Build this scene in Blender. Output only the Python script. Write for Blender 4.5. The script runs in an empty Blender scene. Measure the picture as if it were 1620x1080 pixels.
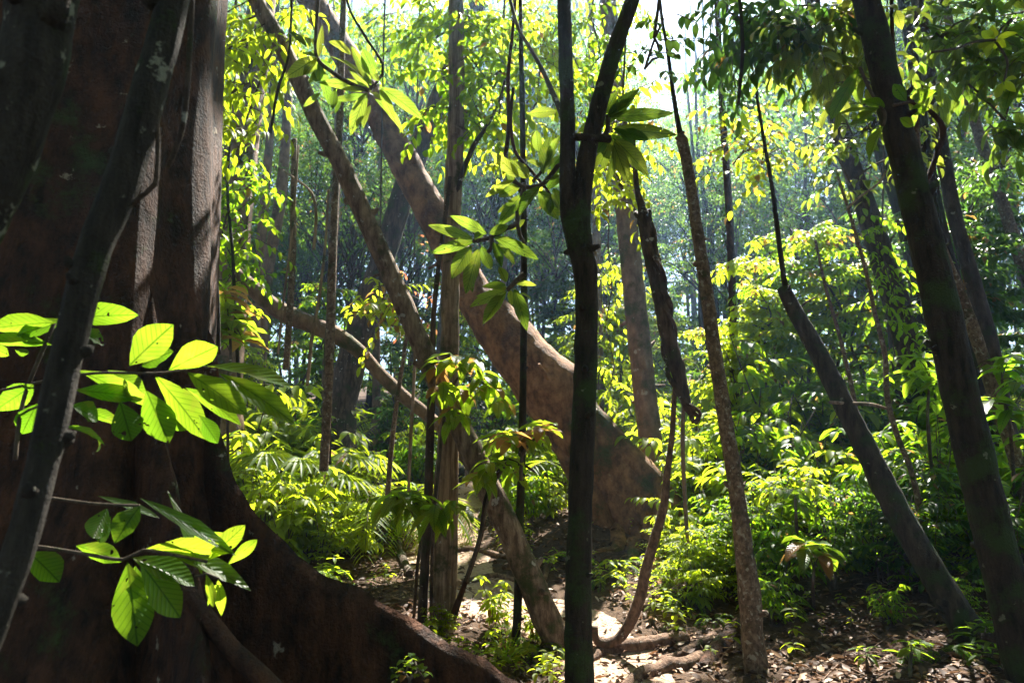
import bpy, math, random
import numpy as np
from mathutils import Vector, noise

RND = random.Random(11)
rad = math.radians
sc = bpy.context.scene
COL = sc.collection

# ---------------------------------------------------------------- camera
PITCH = rad(12); CP, SP = math.cos(PITCH), math.sin(PITCH); EYE = 1.6
cam = bpy.data.objects.new('camera', bpy.data.cameras.new('camera')); COL.objects.link(cam)
cam.location = (0, 0, EYE); cam.rotation_euler = (rad(90) + PITCH, 0, 0)
cam.data.sensor_width = 36; cam.data.lens = 24
cam.data.clip_start = 0.05; cam.data.clip_end = 600
cam.data.dof.use_dof = True; cam.data.dof.focus_distance = 5.2; cam.data.dof.aperture_fstop = 3.2
sc.camera = cam

def ray(px, py):
    dx, dy = (px - 810) / 1080, (540 - py) / 1080
    return dx, CP - SP * dy, SP + CP * dy
def P(px, py, Y):
    r = ray(px, py); s = Y / r[1]
    return Vector((r[0] * s, Y, EYE + r[2] * s))
def dep(p): return p[1] * CP + (p[2] - EYE) * SP
def pix(p):
    d = dep(p); u = -p[1] * SP + (p[2] - EYE) * CP
    return 810 + 1080 * p[0] / d, 540 - 1080 * u / d
def sp(t, w): return (math.sqrt(t * t + w) + t) / 2

PATH = [(0.9, 2.0), (1.05, 5.0), (1.0, 6.6), (0.45, 7.8), (-0.45, 8.8), (-0.85, 10.0), (-1.0, 12.0), (-0.6, 14.5), (0.4, 17.0)]
def path_dist(x, y):
    b = 1e9
    for (x0, y0), (x1, y1) in zip(PATH, PATH[1:]):
        dx, dy = x1 - x0, y1 - y0
        t = max(0, min(1, ((x - x0) * dx + (y - y0) * dy) / (dx * dx + dy * dy)))
        b = min(b, math.hypot(x - x0 - t * dx, y - y0 - t * dy))
    return b
def g(x, y):
    yy = y if y < 50 else 50 + 12 * math.tanh((y - 50) / 12)
    h = 0.19 * sp(yy - 6, 1.0)
    xr = 9 * math.tanh(sp(x - 1.9, .4) / 9); k = max(0, min(1, (y - 1) / 4))
    h += 0.15 * xr * k + 0.04 * 8 * math.tanh(sp(-x - 1.6, .4) / 8)
    h += 0.10 * noise.noise((x * .55, y * .55, 3.1)) + 0.04 * noise.noise((x * 1.7, y * 1.7, 8.2))
    d = path_dist(x, y)
    if d < 1.2: h -= 0.08 * (1 - d / 1.2)
    # earth bank under the foot of the leaning tree
    h += 0.35 * math.exp(-((x - 1.2) / .9) ** 2 - ((y - 10.6) / .9) ** 2)
    return h
def G(px, py):
    r = ray(px, py); Y = 2.0
    while Y < 80:
        p = P(px, py, Y)
        if p.z < g(p.x, p.y): return p
        Y += 0.03
    return P(px, py, 60)

SUN_PX = (1120, -480)
_s = Vector(ray(*SUN_PX)).normalized()
SUN = _s
SUN_EL = math.asin(_s.z); SUN_AZ = math.atan2(_s.x, _s.y)

# ---------------------------------------------------------------- materials
def newmat(name):
    m = bpy.data.materials.new(name); m.use_nodes = True
    nt = m.node_tree; nt.nodes.clear()
    out = nt.nodes.new('ShaderNodeOutputMaterial')
    return m, nt, out
def N(nt, t, ins=None, **kw):
    n = nt.nodes.new(t)
    for k, v in kw.items(): setattr(n, k, v)
    for k, v in (ins or {}).items():
        if isinstance(v, bpy.types.NodeSocket): nt.links.new(v, n.inputs[k])
        else: n.inputs[k].default_value = v
    return n
def rgba(c): return (c[0], c[1], c[2], 1)
def mixc(nt, f, a, b, blend='MIX'):
    n = nt.nodes.new('ShaderNodeMix'); n.data_type = 'RGBA'; n.blend_type = blend
    for i, v in ((0, f), (6, a), (7, b)):
        if isinstance(v, bpy.types.NodeSocket): nt.links.new(v, n.inputs[i])
        else: n.inputs[i].default_value = v if i == 0 else rgba(v)
    return n.outputs[2]
def ramp(nt, f, a, b):
    n = nt.nodes.new('ShaderNodeMapRange'); n.clamp = True
    nt.links.new(f, n.inputs[0]); n.inputs[1].default_value = a; n.inputs[2].default_value = b
    return n.outputs[0]
def mth(nt, op, a, b=0.0):
    n = nt.nodes.new('ShaderNodeMath'); n.operation = op
    for i, v in ((0, a), (1, b)):
        if isinstance(v, bpy.types.NodeSocket): nt.links.new(v, n.inputs[i])
        else: n.inputs[i].default_value = v
    return n.outputs[0]

def barkmat(name, c1, c2, moss=.3, lichen=.15, lich_c=(.42, .40, .33), scale=7, stretch=.22, bump=.6, moss_c=(.035, .055, .012)):
    m, nt, out = newmat(name)
    tc = N(nt, 'ShaderNodeTexCoord')
    mp = N(nt, 'ShaderNodeMapping', {'Vector': tc.outputs['Object'], 'Scale': (1, 1, stretch)})
    n1 = N(nt, 'ShaderNodeTexNoise', {'Vector': mp.outputs[0], 'Scale': scale * 2.2, 'Detail': 8, 'Roughness': .68})
    n2 = N(nt, 'ShaderNodeTexNoise', {'Vector': tc.outputs['Object'], 'Scale': scale * .42, 'Detail': 5, 'Roughness': .6})
    n3 = N(nt, 'ShaderNodeTexNoise', {'Vector': tc.outputs['Object'], 'Scale': scale * 1.25, 'Detail': 4, 'Roughness': .55})
    n4 = N(nt, 'ShaderNodeTexNoise', {'Vector': tc.outputs['Object'], 'Scale': scale * 9, 'Detail': 3, 'Roughness': .6})
    base = mixc(nt, ramp(nt, n1.outputs[0], .38, .62), c1, c2)
    base = mixc(nt, mth(nt, 'MULTIPLY', ramp(nt, n2.outputs[0], .45, .62), .55), base, tuple(x * .55 for x in c1))
    mo = ramp(nt, mth(nt, 'ADD', n2.outputs[0], mth(nt, 'MULTIPLY', n4.outputs[0], .18)), .74 - .35 * moss, .84 - .3 * moss)
    base = mixc(nt, mth(nt, 'MULTIPLY', mo, .85), base, moss_c)
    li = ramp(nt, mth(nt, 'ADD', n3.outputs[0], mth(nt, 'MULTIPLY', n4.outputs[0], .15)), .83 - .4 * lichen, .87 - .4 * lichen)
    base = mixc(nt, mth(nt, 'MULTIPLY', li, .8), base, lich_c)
    hs = mth(nt, 'ADD', n1.outputs[0], mth(nt, 'MULTIPLY', n4.outputs[0], .35))
    bp = N(nt, 'ShaderNodeBump', {'Height': hs, 'Strength': min(1, bump * 1.25), 'Distance': .06})
    b = N(nt, 'ShaderNodeBsdfPrincipled', {'Base Color': base, 'Roughness': .85, 'Specular IOR Level': .25, 'Normal': bp.outputs[0]})
    nt.links.new(b.outputs[0], out.inputs[0])
    return m

def leafmat(name, dark, light, tdark, tlight, rough=.5, spec=.16, tmix=.64, veins=False, holes=False):
    m, nt, out = newmat(name)
    at = N(nt, 'ShaderNodeAttribute', attribute_name='rnd'); oi = N(nt, 'ShaderNodeObjectInfo')
    f = mth(nt, 'MULTIPLY_ADD', at.outputs['Fac'], .8); nt.nodes[-1].inputs[2].default_value = 0
    f = mth(nt, 'ADD', f, mth(nt, 'MULTIPLY', oi.outputs['Random'], .25))
    f = ramp(nt, f, 0.0, 1.0)
    dc = mixc(nt, f, dark, light); tcol = mixc(nt, f, tdark, tlight)
    uv = N(nt, 'ShaderNodeUVMap'); sx = N(nt, 'ShaderNodeSeparateXYZ', {0: uv.outputs[0]})
    v = mth(nt, 'ABSOLUTE', mth(nt, 'SUBTRACT', sx.outputs[1], .5))
    mid = ramp(nt, v, .035, .012)
    nrm = None
    if veins:
        ph = mth(nt, 'SUBTRACT', mth(nt, 'MULTIPLY', sx.outputs[0], 62.0), mth(nt, 'MULTIPLY', v, 34.0))
        w = mth(nt, 'SINE', ph)
        lat = mth(nt, 'MULTIPLY', ramp(nt, w, .72, .97), .62)
        vv = mth(nt, 'MAXIMUM', mid, lat)
        tcol = mixc(nt, mth(nt, 'MULTIPLY', vv, .85), tcol, tuple(x * .35 for x in tdark))
        bp = N(nt, 'ShaderNodeBump', {'Height': w, 'Strength': .35, 'Distance': .004}); nrm = bp.outputs[0]
        tc = N(nt, 'ShaderNodeTexCoord')
        n5 = N(nt, 'ShaderNodeTexNoise', {'Vector': tc.outputs['Object'], 'Scale': 14, 'Detail': 4})
        bl = ramp(nt, n5.outputs[0], .55, .66)
        tcol = mixc(nt, mth(nt, 'MULTIPLY', bl, .5), tcol, (.32, .36, .03)); dc = mixc(nt, mth(nt, 'MULTIPLY', bl, .35), dc, (.10, .07, .02))
    else:
        tcol = mixc(nt, mth(nt, 'MULTIPLY', mid, .5), tcol, tdark)
    old = mth(nt, 'GREATER_THAN', at.outputs['Fac'], .985)
    dc = mixc(nt, old, dc, (.16, .085, .03)); tcol = mixc(nt, old, tcol, (.40, .22, .05))
    ins = {'Base Color': dc, 'Roughness': rough, 'Specular IOR Level': spec}
    if nrm is not None: ins['Normal'] = nrm
    b = N(nt, 'ShaderNodeBsdfPrincipled', ins)
    t = N(nt, 'ShaderNodeBsdfTranslucent', {'Color': tcol})
    mx = N(nt, 'ShaderNodeMixShader', {0: tmix, 1: b.outputs[0], 2: t.outputs[0]})
    last = mx.outputs[0]
    if holes:
        tc = N(nt, 'ShaderNodeTexCoord')
        nh = N(nt, 'ShaderNodeTexNoise', {'Vector': tc.outputs['Object'], 'Scale': 38, 'Detail': 1})
        hl = mth(nt, 'GREATER_THAN', nh.outputs[0], .735)
        tr = N(nt, 'ShaderNodeBsdfTransparent')
        m2 = N(nt, 'ShaderNodeMixShader', {0: hl, 1: last, 2: tr.outputs[0]}); last = m2.outputs[0]
    nt.links.new(last, out.inputs[0])
    return m

M = {}
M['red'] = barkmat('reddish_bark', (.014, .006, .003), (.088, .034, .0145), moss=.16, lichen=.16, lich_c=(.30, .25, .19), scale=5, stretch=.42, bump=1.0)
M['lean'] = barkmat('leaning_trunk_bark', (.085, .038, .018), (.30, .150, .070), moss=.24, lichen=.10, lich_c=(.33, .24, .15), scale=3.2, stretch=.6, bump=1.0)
M['tan'] = barkmat('tan_mossy_bark', (.13, .080, .048), (.26, .165, .105), moss=.30, lichen=.22, lich_c=(.36, .33, .26), scale=4.5, stretch=.5, bump=.7)
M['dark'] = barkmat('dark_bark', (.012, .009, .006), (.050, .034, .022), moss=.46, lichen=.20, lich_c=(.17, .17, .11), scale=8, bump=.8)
M['brown'] = barkmat('brown_bark', (.030, .020, .014), (.125, .086, .060), moss=.30, lichen=.24, scale=8, bump=.7)
M['slant'] = barkmat('speckled_bark', (.10, .062, .038), (.34, .24, .155), moss=.26, lichen=.26, scale=8, bump=.8)
M['pale'] = barkmat('pale_fibrous_bark', (.15, .094, .054), (.43, .30, .19), moss=.26, lichen=.18, scale=12, stretch=.07, bump=.9)
M['grey'] = barkmat('grey_bark', (.075, .062, .052), (.16, .14, .12), moss=.28, lichen=.26, scale=7, stretch=.4, bump=.5)
M['spot'] = barkmat('freckled_bark', (.085, .052, .032), (.25, .17, .11), moss=.18, lichen=.42, lich_c=(.33, .29, .22), scale=16, stretch=.7, bump=.6)
M['lich'] = barkmat('lichened_dark_bark', (.022, .018, .014), (.06, .05, .038), moss=.3, lichen=.30, lich_c=(.30, .30, .22), scale=12, bump=.7)
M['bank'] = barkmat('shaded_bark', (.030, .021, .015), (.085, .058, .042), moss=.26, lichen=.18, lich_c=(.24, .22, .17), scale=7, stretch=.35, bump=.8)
M['mossy'] = barkmat('mossy_snag_bark', (.018, .013, .009), (.075, .055, .035), moss=.48, lichen=.22, lich_c=(.20, .20, .13), scale=9, bump=.8)
M['root'] = barkmat('root_bark', (.075, .042, .026), (.23, .14, .09), moss=.05, lichen=.15, scale=10, stretch=.6, bump=.6)
M['wood'] = barkmat('broken_wood', (.20, .10, .05), (.36, .20, .11), moss=0, lichen=.0, scale=14, stretch=.15, bump=.8)
M['twig'] = barkmat('twig_bark', (.045, .032, .022), (.11, .08, .055), moss=.1, lichen=.1, scale=20, bump=.3)

M['leaf'] = leafmat('green_leaf', (.020, .062, .008), (.055, .105, .010), (.17, .40, .010), (.46, .60, .016))
M['leaf_y'] = leafmat('yellow_green_leaf', (.038, .088, .009), (.095, .13, .012), (.40, .56, .012), (.60, .68, .024))
M['leaf_d'] = leafmat('dark_green_leaf', (.012, .036, .010), (.032, .070, .014), (.05, .15, .018), (.16, .27, .025), rough=.30)
M['leaf_far'] = leafmat('forest_leaf', (.016, .044, .012), (.045, .080, .016), (.045, .14, .014), (.21, .33, .026), rough=.45)
M['leaf_b'] = leafmat('broad_veined_leaf', (.020, .062, .010), (.050, .105, .012), (.16, .36, .012), (.42, .55, .025), rough=.33, veins=True, holes=True)
M['leaf_m'] = leafmat('canopy_branch_leaf', (.018, .050, .012), (.050, .085, .018), (.12, .25, .018), (.42, .45, .05), rough=.34, veins=True, holes=True)
M['palm'] = leafmat('palm_leaf', (.020, .058, .010), (.060, .105, .014), (.26, .42, .012), (.56, .64, .03), rough=.5, spec=.2)
M['leaf_red'] = leafmat('reddish_leaf', (.10, .035, .02), (.16, .08, .03), (.45, .12, .06), (.55, .32, .10))

def drymat():
    m, nt, out = newmat('dry_leaf')
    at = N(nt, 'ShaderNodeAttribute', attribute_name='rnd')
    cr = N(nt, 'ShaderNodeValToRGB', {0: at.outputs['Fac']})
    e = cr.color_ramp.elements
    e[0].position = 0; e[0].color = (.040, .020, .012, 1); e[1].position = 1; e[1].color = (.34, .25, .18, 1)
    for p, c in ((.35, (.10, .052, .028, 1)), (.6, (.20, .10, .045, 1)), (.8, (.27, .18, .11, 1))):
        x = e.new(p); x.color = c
    b = N(nt, 'ShaderNodeBsdfPrincipled', {'Base Color': cr.outputs[0], 'Roughness': .6, 'Specular IOR Level': .2})
    t = N(nt, 'ShaderNodeBsdfTranslucent', {'Color': cr.outputs[0]})
    mx = N(nt, 'ShaderNodeMixShader', {0: .2, 1: b.outputs[0], 2: t.outputs[0]})
    nt.links.new(mx.outputs[0], out.inputs[0]); return m
M['dry'] = drymat()

def soilmat(name, c1, c2, c3):
    m, nt, out = newmat(name)
    tc = N(nt, 'ShaderNodeTexCoord')
    n1 = N(nt, 'ShaderNodeTexNoise', {'Vector': tc.outputs['Object'], 'Scale': 1.6, 'Detail': 8, 'Roughness': .65})
    n2 = N(nt, 'ShaderNodeTexNoise', {'Vector': tc.outputs['Object'], 'Scale': 24, 'Detail': 6, 'Roughness': .7})
    c = mixc(nt, ramp(nt, n1.outputs[0], .38, .62), c1, c2)
    c = mixc(nt, ramp(nt, n2.outputs[0], .48, .66), c, c3)
    bp = N(nt, 'ShaderNodeBump', {'Height': n2.outputs[0], 'Strength': .9, 'Distance': .05})
    b = N(nt, 'ShaderNodeBsdfPrincipled', {'Base Color': c, 'Roughness': .95, 'Specular IOR Level': .15, 'Normal': bp.outputs[0]})
    nt.links.new(b.outputs[0], out.inputs[0]); return m
M['soil'] = soilmat('forest_soil', (.055, .034, .022), (.10, .062, .038), (.032, .021, .014))
M['path'] = soilmat('sandy_path', (.40, .28, .20), (.50, .37, .27), (.22, .13, .085))

# ---------------------------------------------------------------- mesh builder
_tm = {}
def template(kind, shape):
    if (kind, shape) in _tm: return _tm[kind, shape]
    us, vs = {'lo': ([0, .45, 1], [-1, 1]), 'mid': ([0, .22, .52, .8, 1], [-1, 0, 1]),
              'hi': ([0, .06, .16, .28, .42, .56, .7, .82, .92, 1], [-1, -.5, 0, .5, 1])}[kind]
    def w(u):
        if shape == 'ell': return max(0, math.sin(math.pi * u ** .92)) ** .85
        if shape == 'obo': return max(0, math.sin(math.pi * u ** 1.25)) ** .82 * (1 - .25 * u ** 6)
        if shape == 'lan': return max(0, math.sin(math.pi * u ** .8)) ** 1.1
        if shape == 'strap': return min(1, u * 7 + .25) * (1 - u) ** .55
    uv = []; rows = []
    for i, u in enumerate(us):
        if i in (0, len(us) - 1):
            rows.append([len(uv)]); uv.append((u, 0, 0))
        else:
            rows.append(list(range(len(uv), len(uv) + len(vs)))); uv += [(u, v, w(u)) for v in vs]
    faces = []
    for a, b in zip(rows, rows[1:]):
        for k in range(len(vs) - 1):
            if len(a) == 1 and len(b) == 1: continue
            if len(a) == 1: faces.append((a[0], b[k + 1], b[k]))
            elif len(b) == 1: faces.append((a[k], a[k + 1], b[0]))
            else: faces.append((a[k], a[k + 1], b[k + 1], b[k]))
    if kind == 'lo': faces = [(0, 2, 3), (0, 3, 1)]     # folded along the midrib
    _tm[kind, shape] = (np.array(uv), faces)
    return _tm[kind, shape]

class Leaves:
    def __init__(s): s.d = []
    def add(s, p, d, up, L, W, droop=.5, fold=.22, r=None):
        s.d.append((*p, *d, *up, L, W, droop, fold, RND.random() if r is None else r))

class MB:
    def __init__(s): s.v = []; s.f = []; s.n = 0
    def _push(s, v, loops, sizes, mat, uv, rnd):
        s.v.append((v, uv, rnd)); s.f.append((loops + s.n, sizes, mat)); s.n += len(v)
    def leaves(s, lv, kind='mid', shape='ell', mat=0, wave=.0):
        if not lv.d: return s
        uv, faces = template(kind, shape)
        A = np.array(lv.d, float); n = len(A); T = len(uv)
        p, d, up = A[:, 0:3], A[:, 3:6], A[:, 6:9]
        d = d / (np.linalg.norm(d, axis=1, keepdims=True) + 1e-9)
        side = np.cross(d, up); side /= (np.linalg.norm(side, axis=1, keepdims=True) + 1e-9)
        nr = np.cross(side, d)
        L, W, k, fo, r = (A[:, 9 + i][:, None] for i in range(5))
        k = np.where(np.abs(k) < 1e-3, 1e-3, k)
        u = uv[None, :, 0]; vv = uv[None, :, 1] * uv[None, :, 2]
        ang = k * u
        x = L * np.sin(ang) / k; z = -L * (1 - np.cos(ang)) / k
        y = vv * W * .5
        z = z + np.abs(vv) * W * fo
        if wave: z = z + wave * W * np.sin(u * 17 + r * 40 + uv[None, :, 1] * 1.3) * np.abs(vv)
        pts = p[:, None, :] + d[:, None, :] * x[..., None] + side[:, None, :] * y[..., None] + nr[:, None, :] * z[..., None]
        fl = np.concatenate([np.array(f) for f in faces]); fs = np.array([len(f) for f in faces])
        loops = (fl[None, :] + (np.arange(n) * T)[:, None]).ravel()
        uvs = np.tile(np.stack([uv[:, 0], uv[:, 1] * uv[:, 2] * .5 + .5], 1), (n, 1))
        s._push(pts.reshape(-1, 3), loops, np.tile(fs, n), mat, uvs, np.repeat(r[:, 0], T))
        return s
    def tube(s, pts, radii, sides=10, mat=0, amp=0., res=None, amp_s=3., flute=0.):
        pts = [Vector(p) for p in pts]
        if res:
            q, rr = [], []
            for i in range(len(pts) - 1):
                p0 = pts[max(i - 1, 0)]; p1 = pts[i]; p2 = pts[i + 1]; p3 = pts[min(i + 2, len(pts) - 1)]
                m = max(1, int((p2 - p1).length / res))
                for j in range(m):
                    t = j / m; t2 = t * t; t3 = t2 * t
                    q.append(.5 * (2 * p1 + (p2 - p0) * t + (2 * p0 - 5 * p1 + 4 * p2 - p3) * t2 + (3 * p1 - p0 - 3 * p2 + p3) * t3))
                    rr.append(radii[i] * (1 - t) + radii[i + 1] * t)
            q.append(pts[-1]); rr.append(radii[-1]); pts, radii = q, rr
        n = len(pts); V = []
        nx = None
        for i in range(n):
            t = (pts[min(i + 1, n - 1)] - pts[max(i - 1, 0)])
            t = t.normalized() if t.length > 1e-9 else Vector((0, 0, 1))
            if nx is None: nx = t.orthogonal().normalized()
            else:
                nx = nx - t * nx.dot(t)
                nx = nx.normalized() if nx.length > 1e-6 else t.orthogonal().normalized()
            b = t.cross(nx)
            for j in range(sides):
                a = 2 * math.pi * j / sides
                o = nx * math.cos(a) + b * math.sin(a)
                r = radii[i]
                if amp:
                    q = pts[i] + o * radii[i]
                    r *= 1 + amp * (noise.noise(q * amp_s) * .7 + noise.noise(q * amp_s * 3.1) * .35)
                if flute: r *= 1 + flute * math.sin(a * 3 + i * .02)
                V.append(pts[i] + o * r)
        V.append(pts[0]); V.append(pts[-1])
        loops, sizes = [], []
        for i in range(n - 1):
            for j in range(sides):
                j2 = (j + 1) % sides
                loops += [i * sides + j, i * sides + j2, (i + 1) * sides + j2, (i + 1) * sides + j]; sizes.append(4)
        for j in range(sides):
            j2 = (j + 1) % sides
            loops += [n * sides, j2, j]; sizes.append(3)
            loops += [n * sides + 1, (n - 1) * sides + j, (n - 1) * sides + j2]; sizes.append(3)
        V = np.array([tuple(v) for v in V])
        s._push(V, np.array(loops), np.array(sizes), mat, np.zeros((len(V), 2)), np.full(len(V), RND.random()))
        return s
    def grid(s, rows, mat=0, closed=False):
        n, m = len(rows), len(rows[0]); V = np.array([tuple(v) for r in rows for v in r]); loops = []
        for i in range(n - 1):
            for j in range(m if closed else m - 1):
                j2 = (j + 1) % m
                loops += [i * m + j, i * m + j2, (i + 1) * m + j2, (i + 1) * m + j]
        s._push(V, np.array(loops), np.full(len(loops) // 4, 4), mat, np.zeros((len(V), 2)), np.full(len(V), .5))
        return s
    def build(s, name, mats, parent=None, at=None):
        me = bpy.data.meshes.new(name)
        v = np.concatenate([a[0] for a in s.v]); uv = np.concatenate([a[1] for a in s.v]); r = np.concatenate([a[2] for a in s.v])
        if at is not None: v = v - np.array(tuple(at))
        lo = np.concatenate([a[0] for a in s.f]).astype(np.int32); sz = np.concatenate([a[1] for a in s.f]).astype(np.int32)
        mi = np.concatenate([np.full(len(a[1]), a[2]) for a in s.f]).astype(np.int32)
        me.vertices.add(len(v)); me.vertices.foreach_set('co', v.astype(np.float32).ravel())
        me.loops.add(len(lo)); me.loops.foreach_set('vertex_index', lo)
        me.polygons.add(len(sz)); st = np.concatenate([[0], np.cumsum(sz)[:-1]]).astype(np.int32)
        me.polygons.foreach_set('loop_start', st)
        me.polygons.foreach_set('material_index', mi); me.polygons.foreach_set('use_smooth', np.ones(len(sz), bool))
        me.update(calc_edges=True)
        ul = me.uv_layers.new(name='UVMap'); ul.data.foreach_set('uv', uv[lo].astype(np.float32).ravel())
        at_ = me.attributes.new('rnd', 'FLOAT', 'POINT'); at_.data.foreach_set('value', r.astype(np.float32))
        for k in (mats if isinstance(mats, (list, tuple)) else [mats]): me.materials.append(M[k])
        me.validate()
        o = bpy.data.objects.new(name, me); COL.objects.link(o)
        if parent: o.parent = parent
        return o

def tag(o, label=None, cat=None, group=None, kind=None):
    for k, v in (('label', label), ('category', cat), ('group', group), ('kind', kind)):
        if v: o[k] = v
    return o
def thing(name, loc, label=None, cat=None, group=None):
    o = bpy.data.objects.new(name, None); COL.objects.link(o); o.location = loc; o.empty_display_size = .1
    return tag(o, label, cat, group)
def copy_tree(o, loc, rz=0, s=1, tilt=(0, 0)):
    c = o.copy(); COL.objects.link(c)
    for k in ('label', 'group'):
        if k in c: del c[k]
    c.location = loc; c.rotation_euler = (tilt[0], tilt[1], rz); c.scale = (s, s, s)
    for ch in list(o.children):
        d = ch.copy(); COL.objects.link(d); d.parent = c
    return c

# ---------------------------------------------------------------- automatic placing phrases for undergrowth
LM = [(0, None), (330, 'the buttressed trunk'), (525, 'the thin pole vine'), (702, 'the peeling pole trunk'), (915, 'the forked trunk'),
      (1035, 'the twisted liana'), (1150, 'the freckled thin trunk'), (1360, 'the broken snag'), (1530, 'the big dark tilted trunk')]
AUTO = []
def auto(o, desc, cat, group, ref):
    o['category'] = cat; o['group'] = group; AUTO.append((o, desc, ref))
def finish_labels():
    cells = {}
    for o, desc, ref in AUTO:
        x, y = pix(ref); k = max([i for i, (a, _) in enumerate(LM) if a <= max(x, 0)])
        cells.setdefault((desc, k), []).append((dep(ref), o))
    ords = ['nearest', 'second nearest', 'third nearest', 'fourth nearest', 'fifth nearest', 'sixth nearest', 'seventh nearest', 'eighth nearest', 'ninth nearest', 'tenth nearest', 'eleventh nearest', 'twelfth nearest']
    for (desc, k), lst in cells.items():
        lst.sort(key=lambda t: t[0])
        if k == 0: where = 'beyond the left side of the buttressed trunk'
        elif k == len(LM) - 1: where = 'beyond ' + LM[k][1]
        else: where = 'between %s and %s' % (LM[k][1].replace('the ', '', 1), LM[k + 1][1].replace('the ', '', 1))
        for i, (_, o) in enumerate(lst):
            pre = '' if len(lst) == 1 else ('farthest ' if i == len(lst) - 1 else ords[min(i, 11)] + ' ')
            o['label'] = pre + desc + ' ' + where

# ---------------------------------------------------------------- setting: ground, path
def axis(lo, hi, near_lo, near_hi, fine, coarse):
    a = []; t = lo
    while t < hi:
        a.append(t); t += fine if near_lo < t < near_hi else coarse
    a.append(hi); return a
xs = axis(-70, 70, -7, 8, .16, 2.0); ys = axis(-36, 95, 3, 16, .16, 1.6)
o = MB().grid([[Vector((x, y, g(x, y))) for x in xs] for y in ys]).build('ground', 'soil'); tag(o, kind='structure')
rows = []
for i in range(len(PATH) - 1):
    (x0, y0), (x1, y1) = PATH[i], PATH[i + 1]
    m = max(2, int(math.hypot(x1 - x0, y1 - y0) / .15))
    for j in range(m):
        t = j / m; rows.append((x0 + (x1 - x0) * t, y0 + (y1 - y0) * t))
q = []
for i, (x, y) in enumerate(rows):
    a = rows[max(i - 3, 0)]; b = rows[min(i + 3, len(rows) - 1)]
    d = Vector((b[0] - a[0], b[1] - a[1], 0)).normalized(); nrm = Vector((d.y, -d.x, 0))
    wl = .72 + .3 * noise.noise((y * 1.3, 1, 5)) + .45 * math.exp(-((y - 8.5) / .8) ** 2); wr = .5 + .25 * noise.noise((y * 1.3, 7, 2))
    row = []
    for k in range(13):
        f = -wl + (wl + wr) * k / 12; px_, py_ = x + nrm.x * f, y + nrm.y * f
        e = min(k, 12 - k) / 2.; row.append(Vector((px_, py_, g(px_, py_) - .03 + .045 * min(1, e) + .02 * noise.noise((px_ * 5, py_ * 5, 0)))))
    q.append(row)
tag(MB().grid(q).build('path', 'path'), kind='structure')

def rdir(): 
    while 1:
        v = Vector((RND.uniform(-1, 1), RND.uniform(-1, 1), RND.uniform(-1, 1)))
        if .05 < v.length < 1: return v.normalized()
# ---------------------------------------------------------------- trunks drawn as splines
def spx(pts, Y0, Y1):
    """pixel spine (px, py, width_px) from base up -> world points + radii; depth runs from Y0 to Y1"""
    ps, rs = [], []; a0, a1 = pts[0][1], pts[-1][1]
    for (x, y, w) in pts:
        t = (a0 - y) / (a0 - a1) if a0 != a1 else 0
        p = P(x, y, Y0 + (Y1 - Y0) * t); ps.append(p); rs.append(w * .5 * dep(p) / 1080)
    for i in range(len(pts)):           # widths were read along the rows: bring them square to the stem
        a, b = pts[max(i - 1, 0)], pts[min(i + 1, len(pts) - 1)]; dx, dy = abs(a[0] - b[0]), abs(a[1] - b[1])
        rs[i] *= max(dx, dy) / max(math.hypot(dx, dy), 1e-6)
    return ps, [r * THIN for r in rs]
THIN = 1.0
def trunk(name, label, cat, pts, Y0, Y1, mat, sides=18, amp=.10, res=.07, root_swell=1.25, parent=None, part='trunk', group=None, amp_s=4., sink=.35):
    if Y0 is None:
        Y0 = G(pts[0][0], pts[0][1]).y
        if Y1 is None: Y1 = Y0
    ps, rs = spx(pts, Y0, Y1)
    if sink:
        d = (ps[0] - ps[1]).normalized(); d = (d + Vector((0, 0, -1))).normalized()
        ps.insert(0, ps[0] + d * sink); rs.insert(0, rs[0] * root_swell)
    root = parent or thing(name, ps[0], label, cat, group)
    base = ps[0] if parent is None else Vector(parent.location)
    mb = MB().tube(ps, rs, sides, 0, amp, res, amp_s)
    for i in range(len(ps) - 1):
        for _ in range(2):
            if RND.random() > .5: continue
            t = RND.random(); c = ps[i].lerp(ps[i + 1], t); r = rs[i] * (1 - t) + rs[i + 1] * t; ax = (ps[i + 1] - ps[i]).normalized()
            v = rdir(); v = (v - ax * v.dot(ax)).normalized(); e = (v + ax * RND.uniform(-.2, .9)).normalized(); k = min(.035, RND.uniform(.16, .42) * r); L = min(r + .10, r * RND.uniform(1.05, 1.5))
            mb.tube([c + v * r * .5, c + v * r * .85 + e * .02, c + v * r * .6 + e * L * .8], [k * 1.7, k * 1.1, k * .6], 8, 0, .25, None, 20)
    mb.build(part, mat, root, at=base)
    return root, ps, rs

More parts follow.
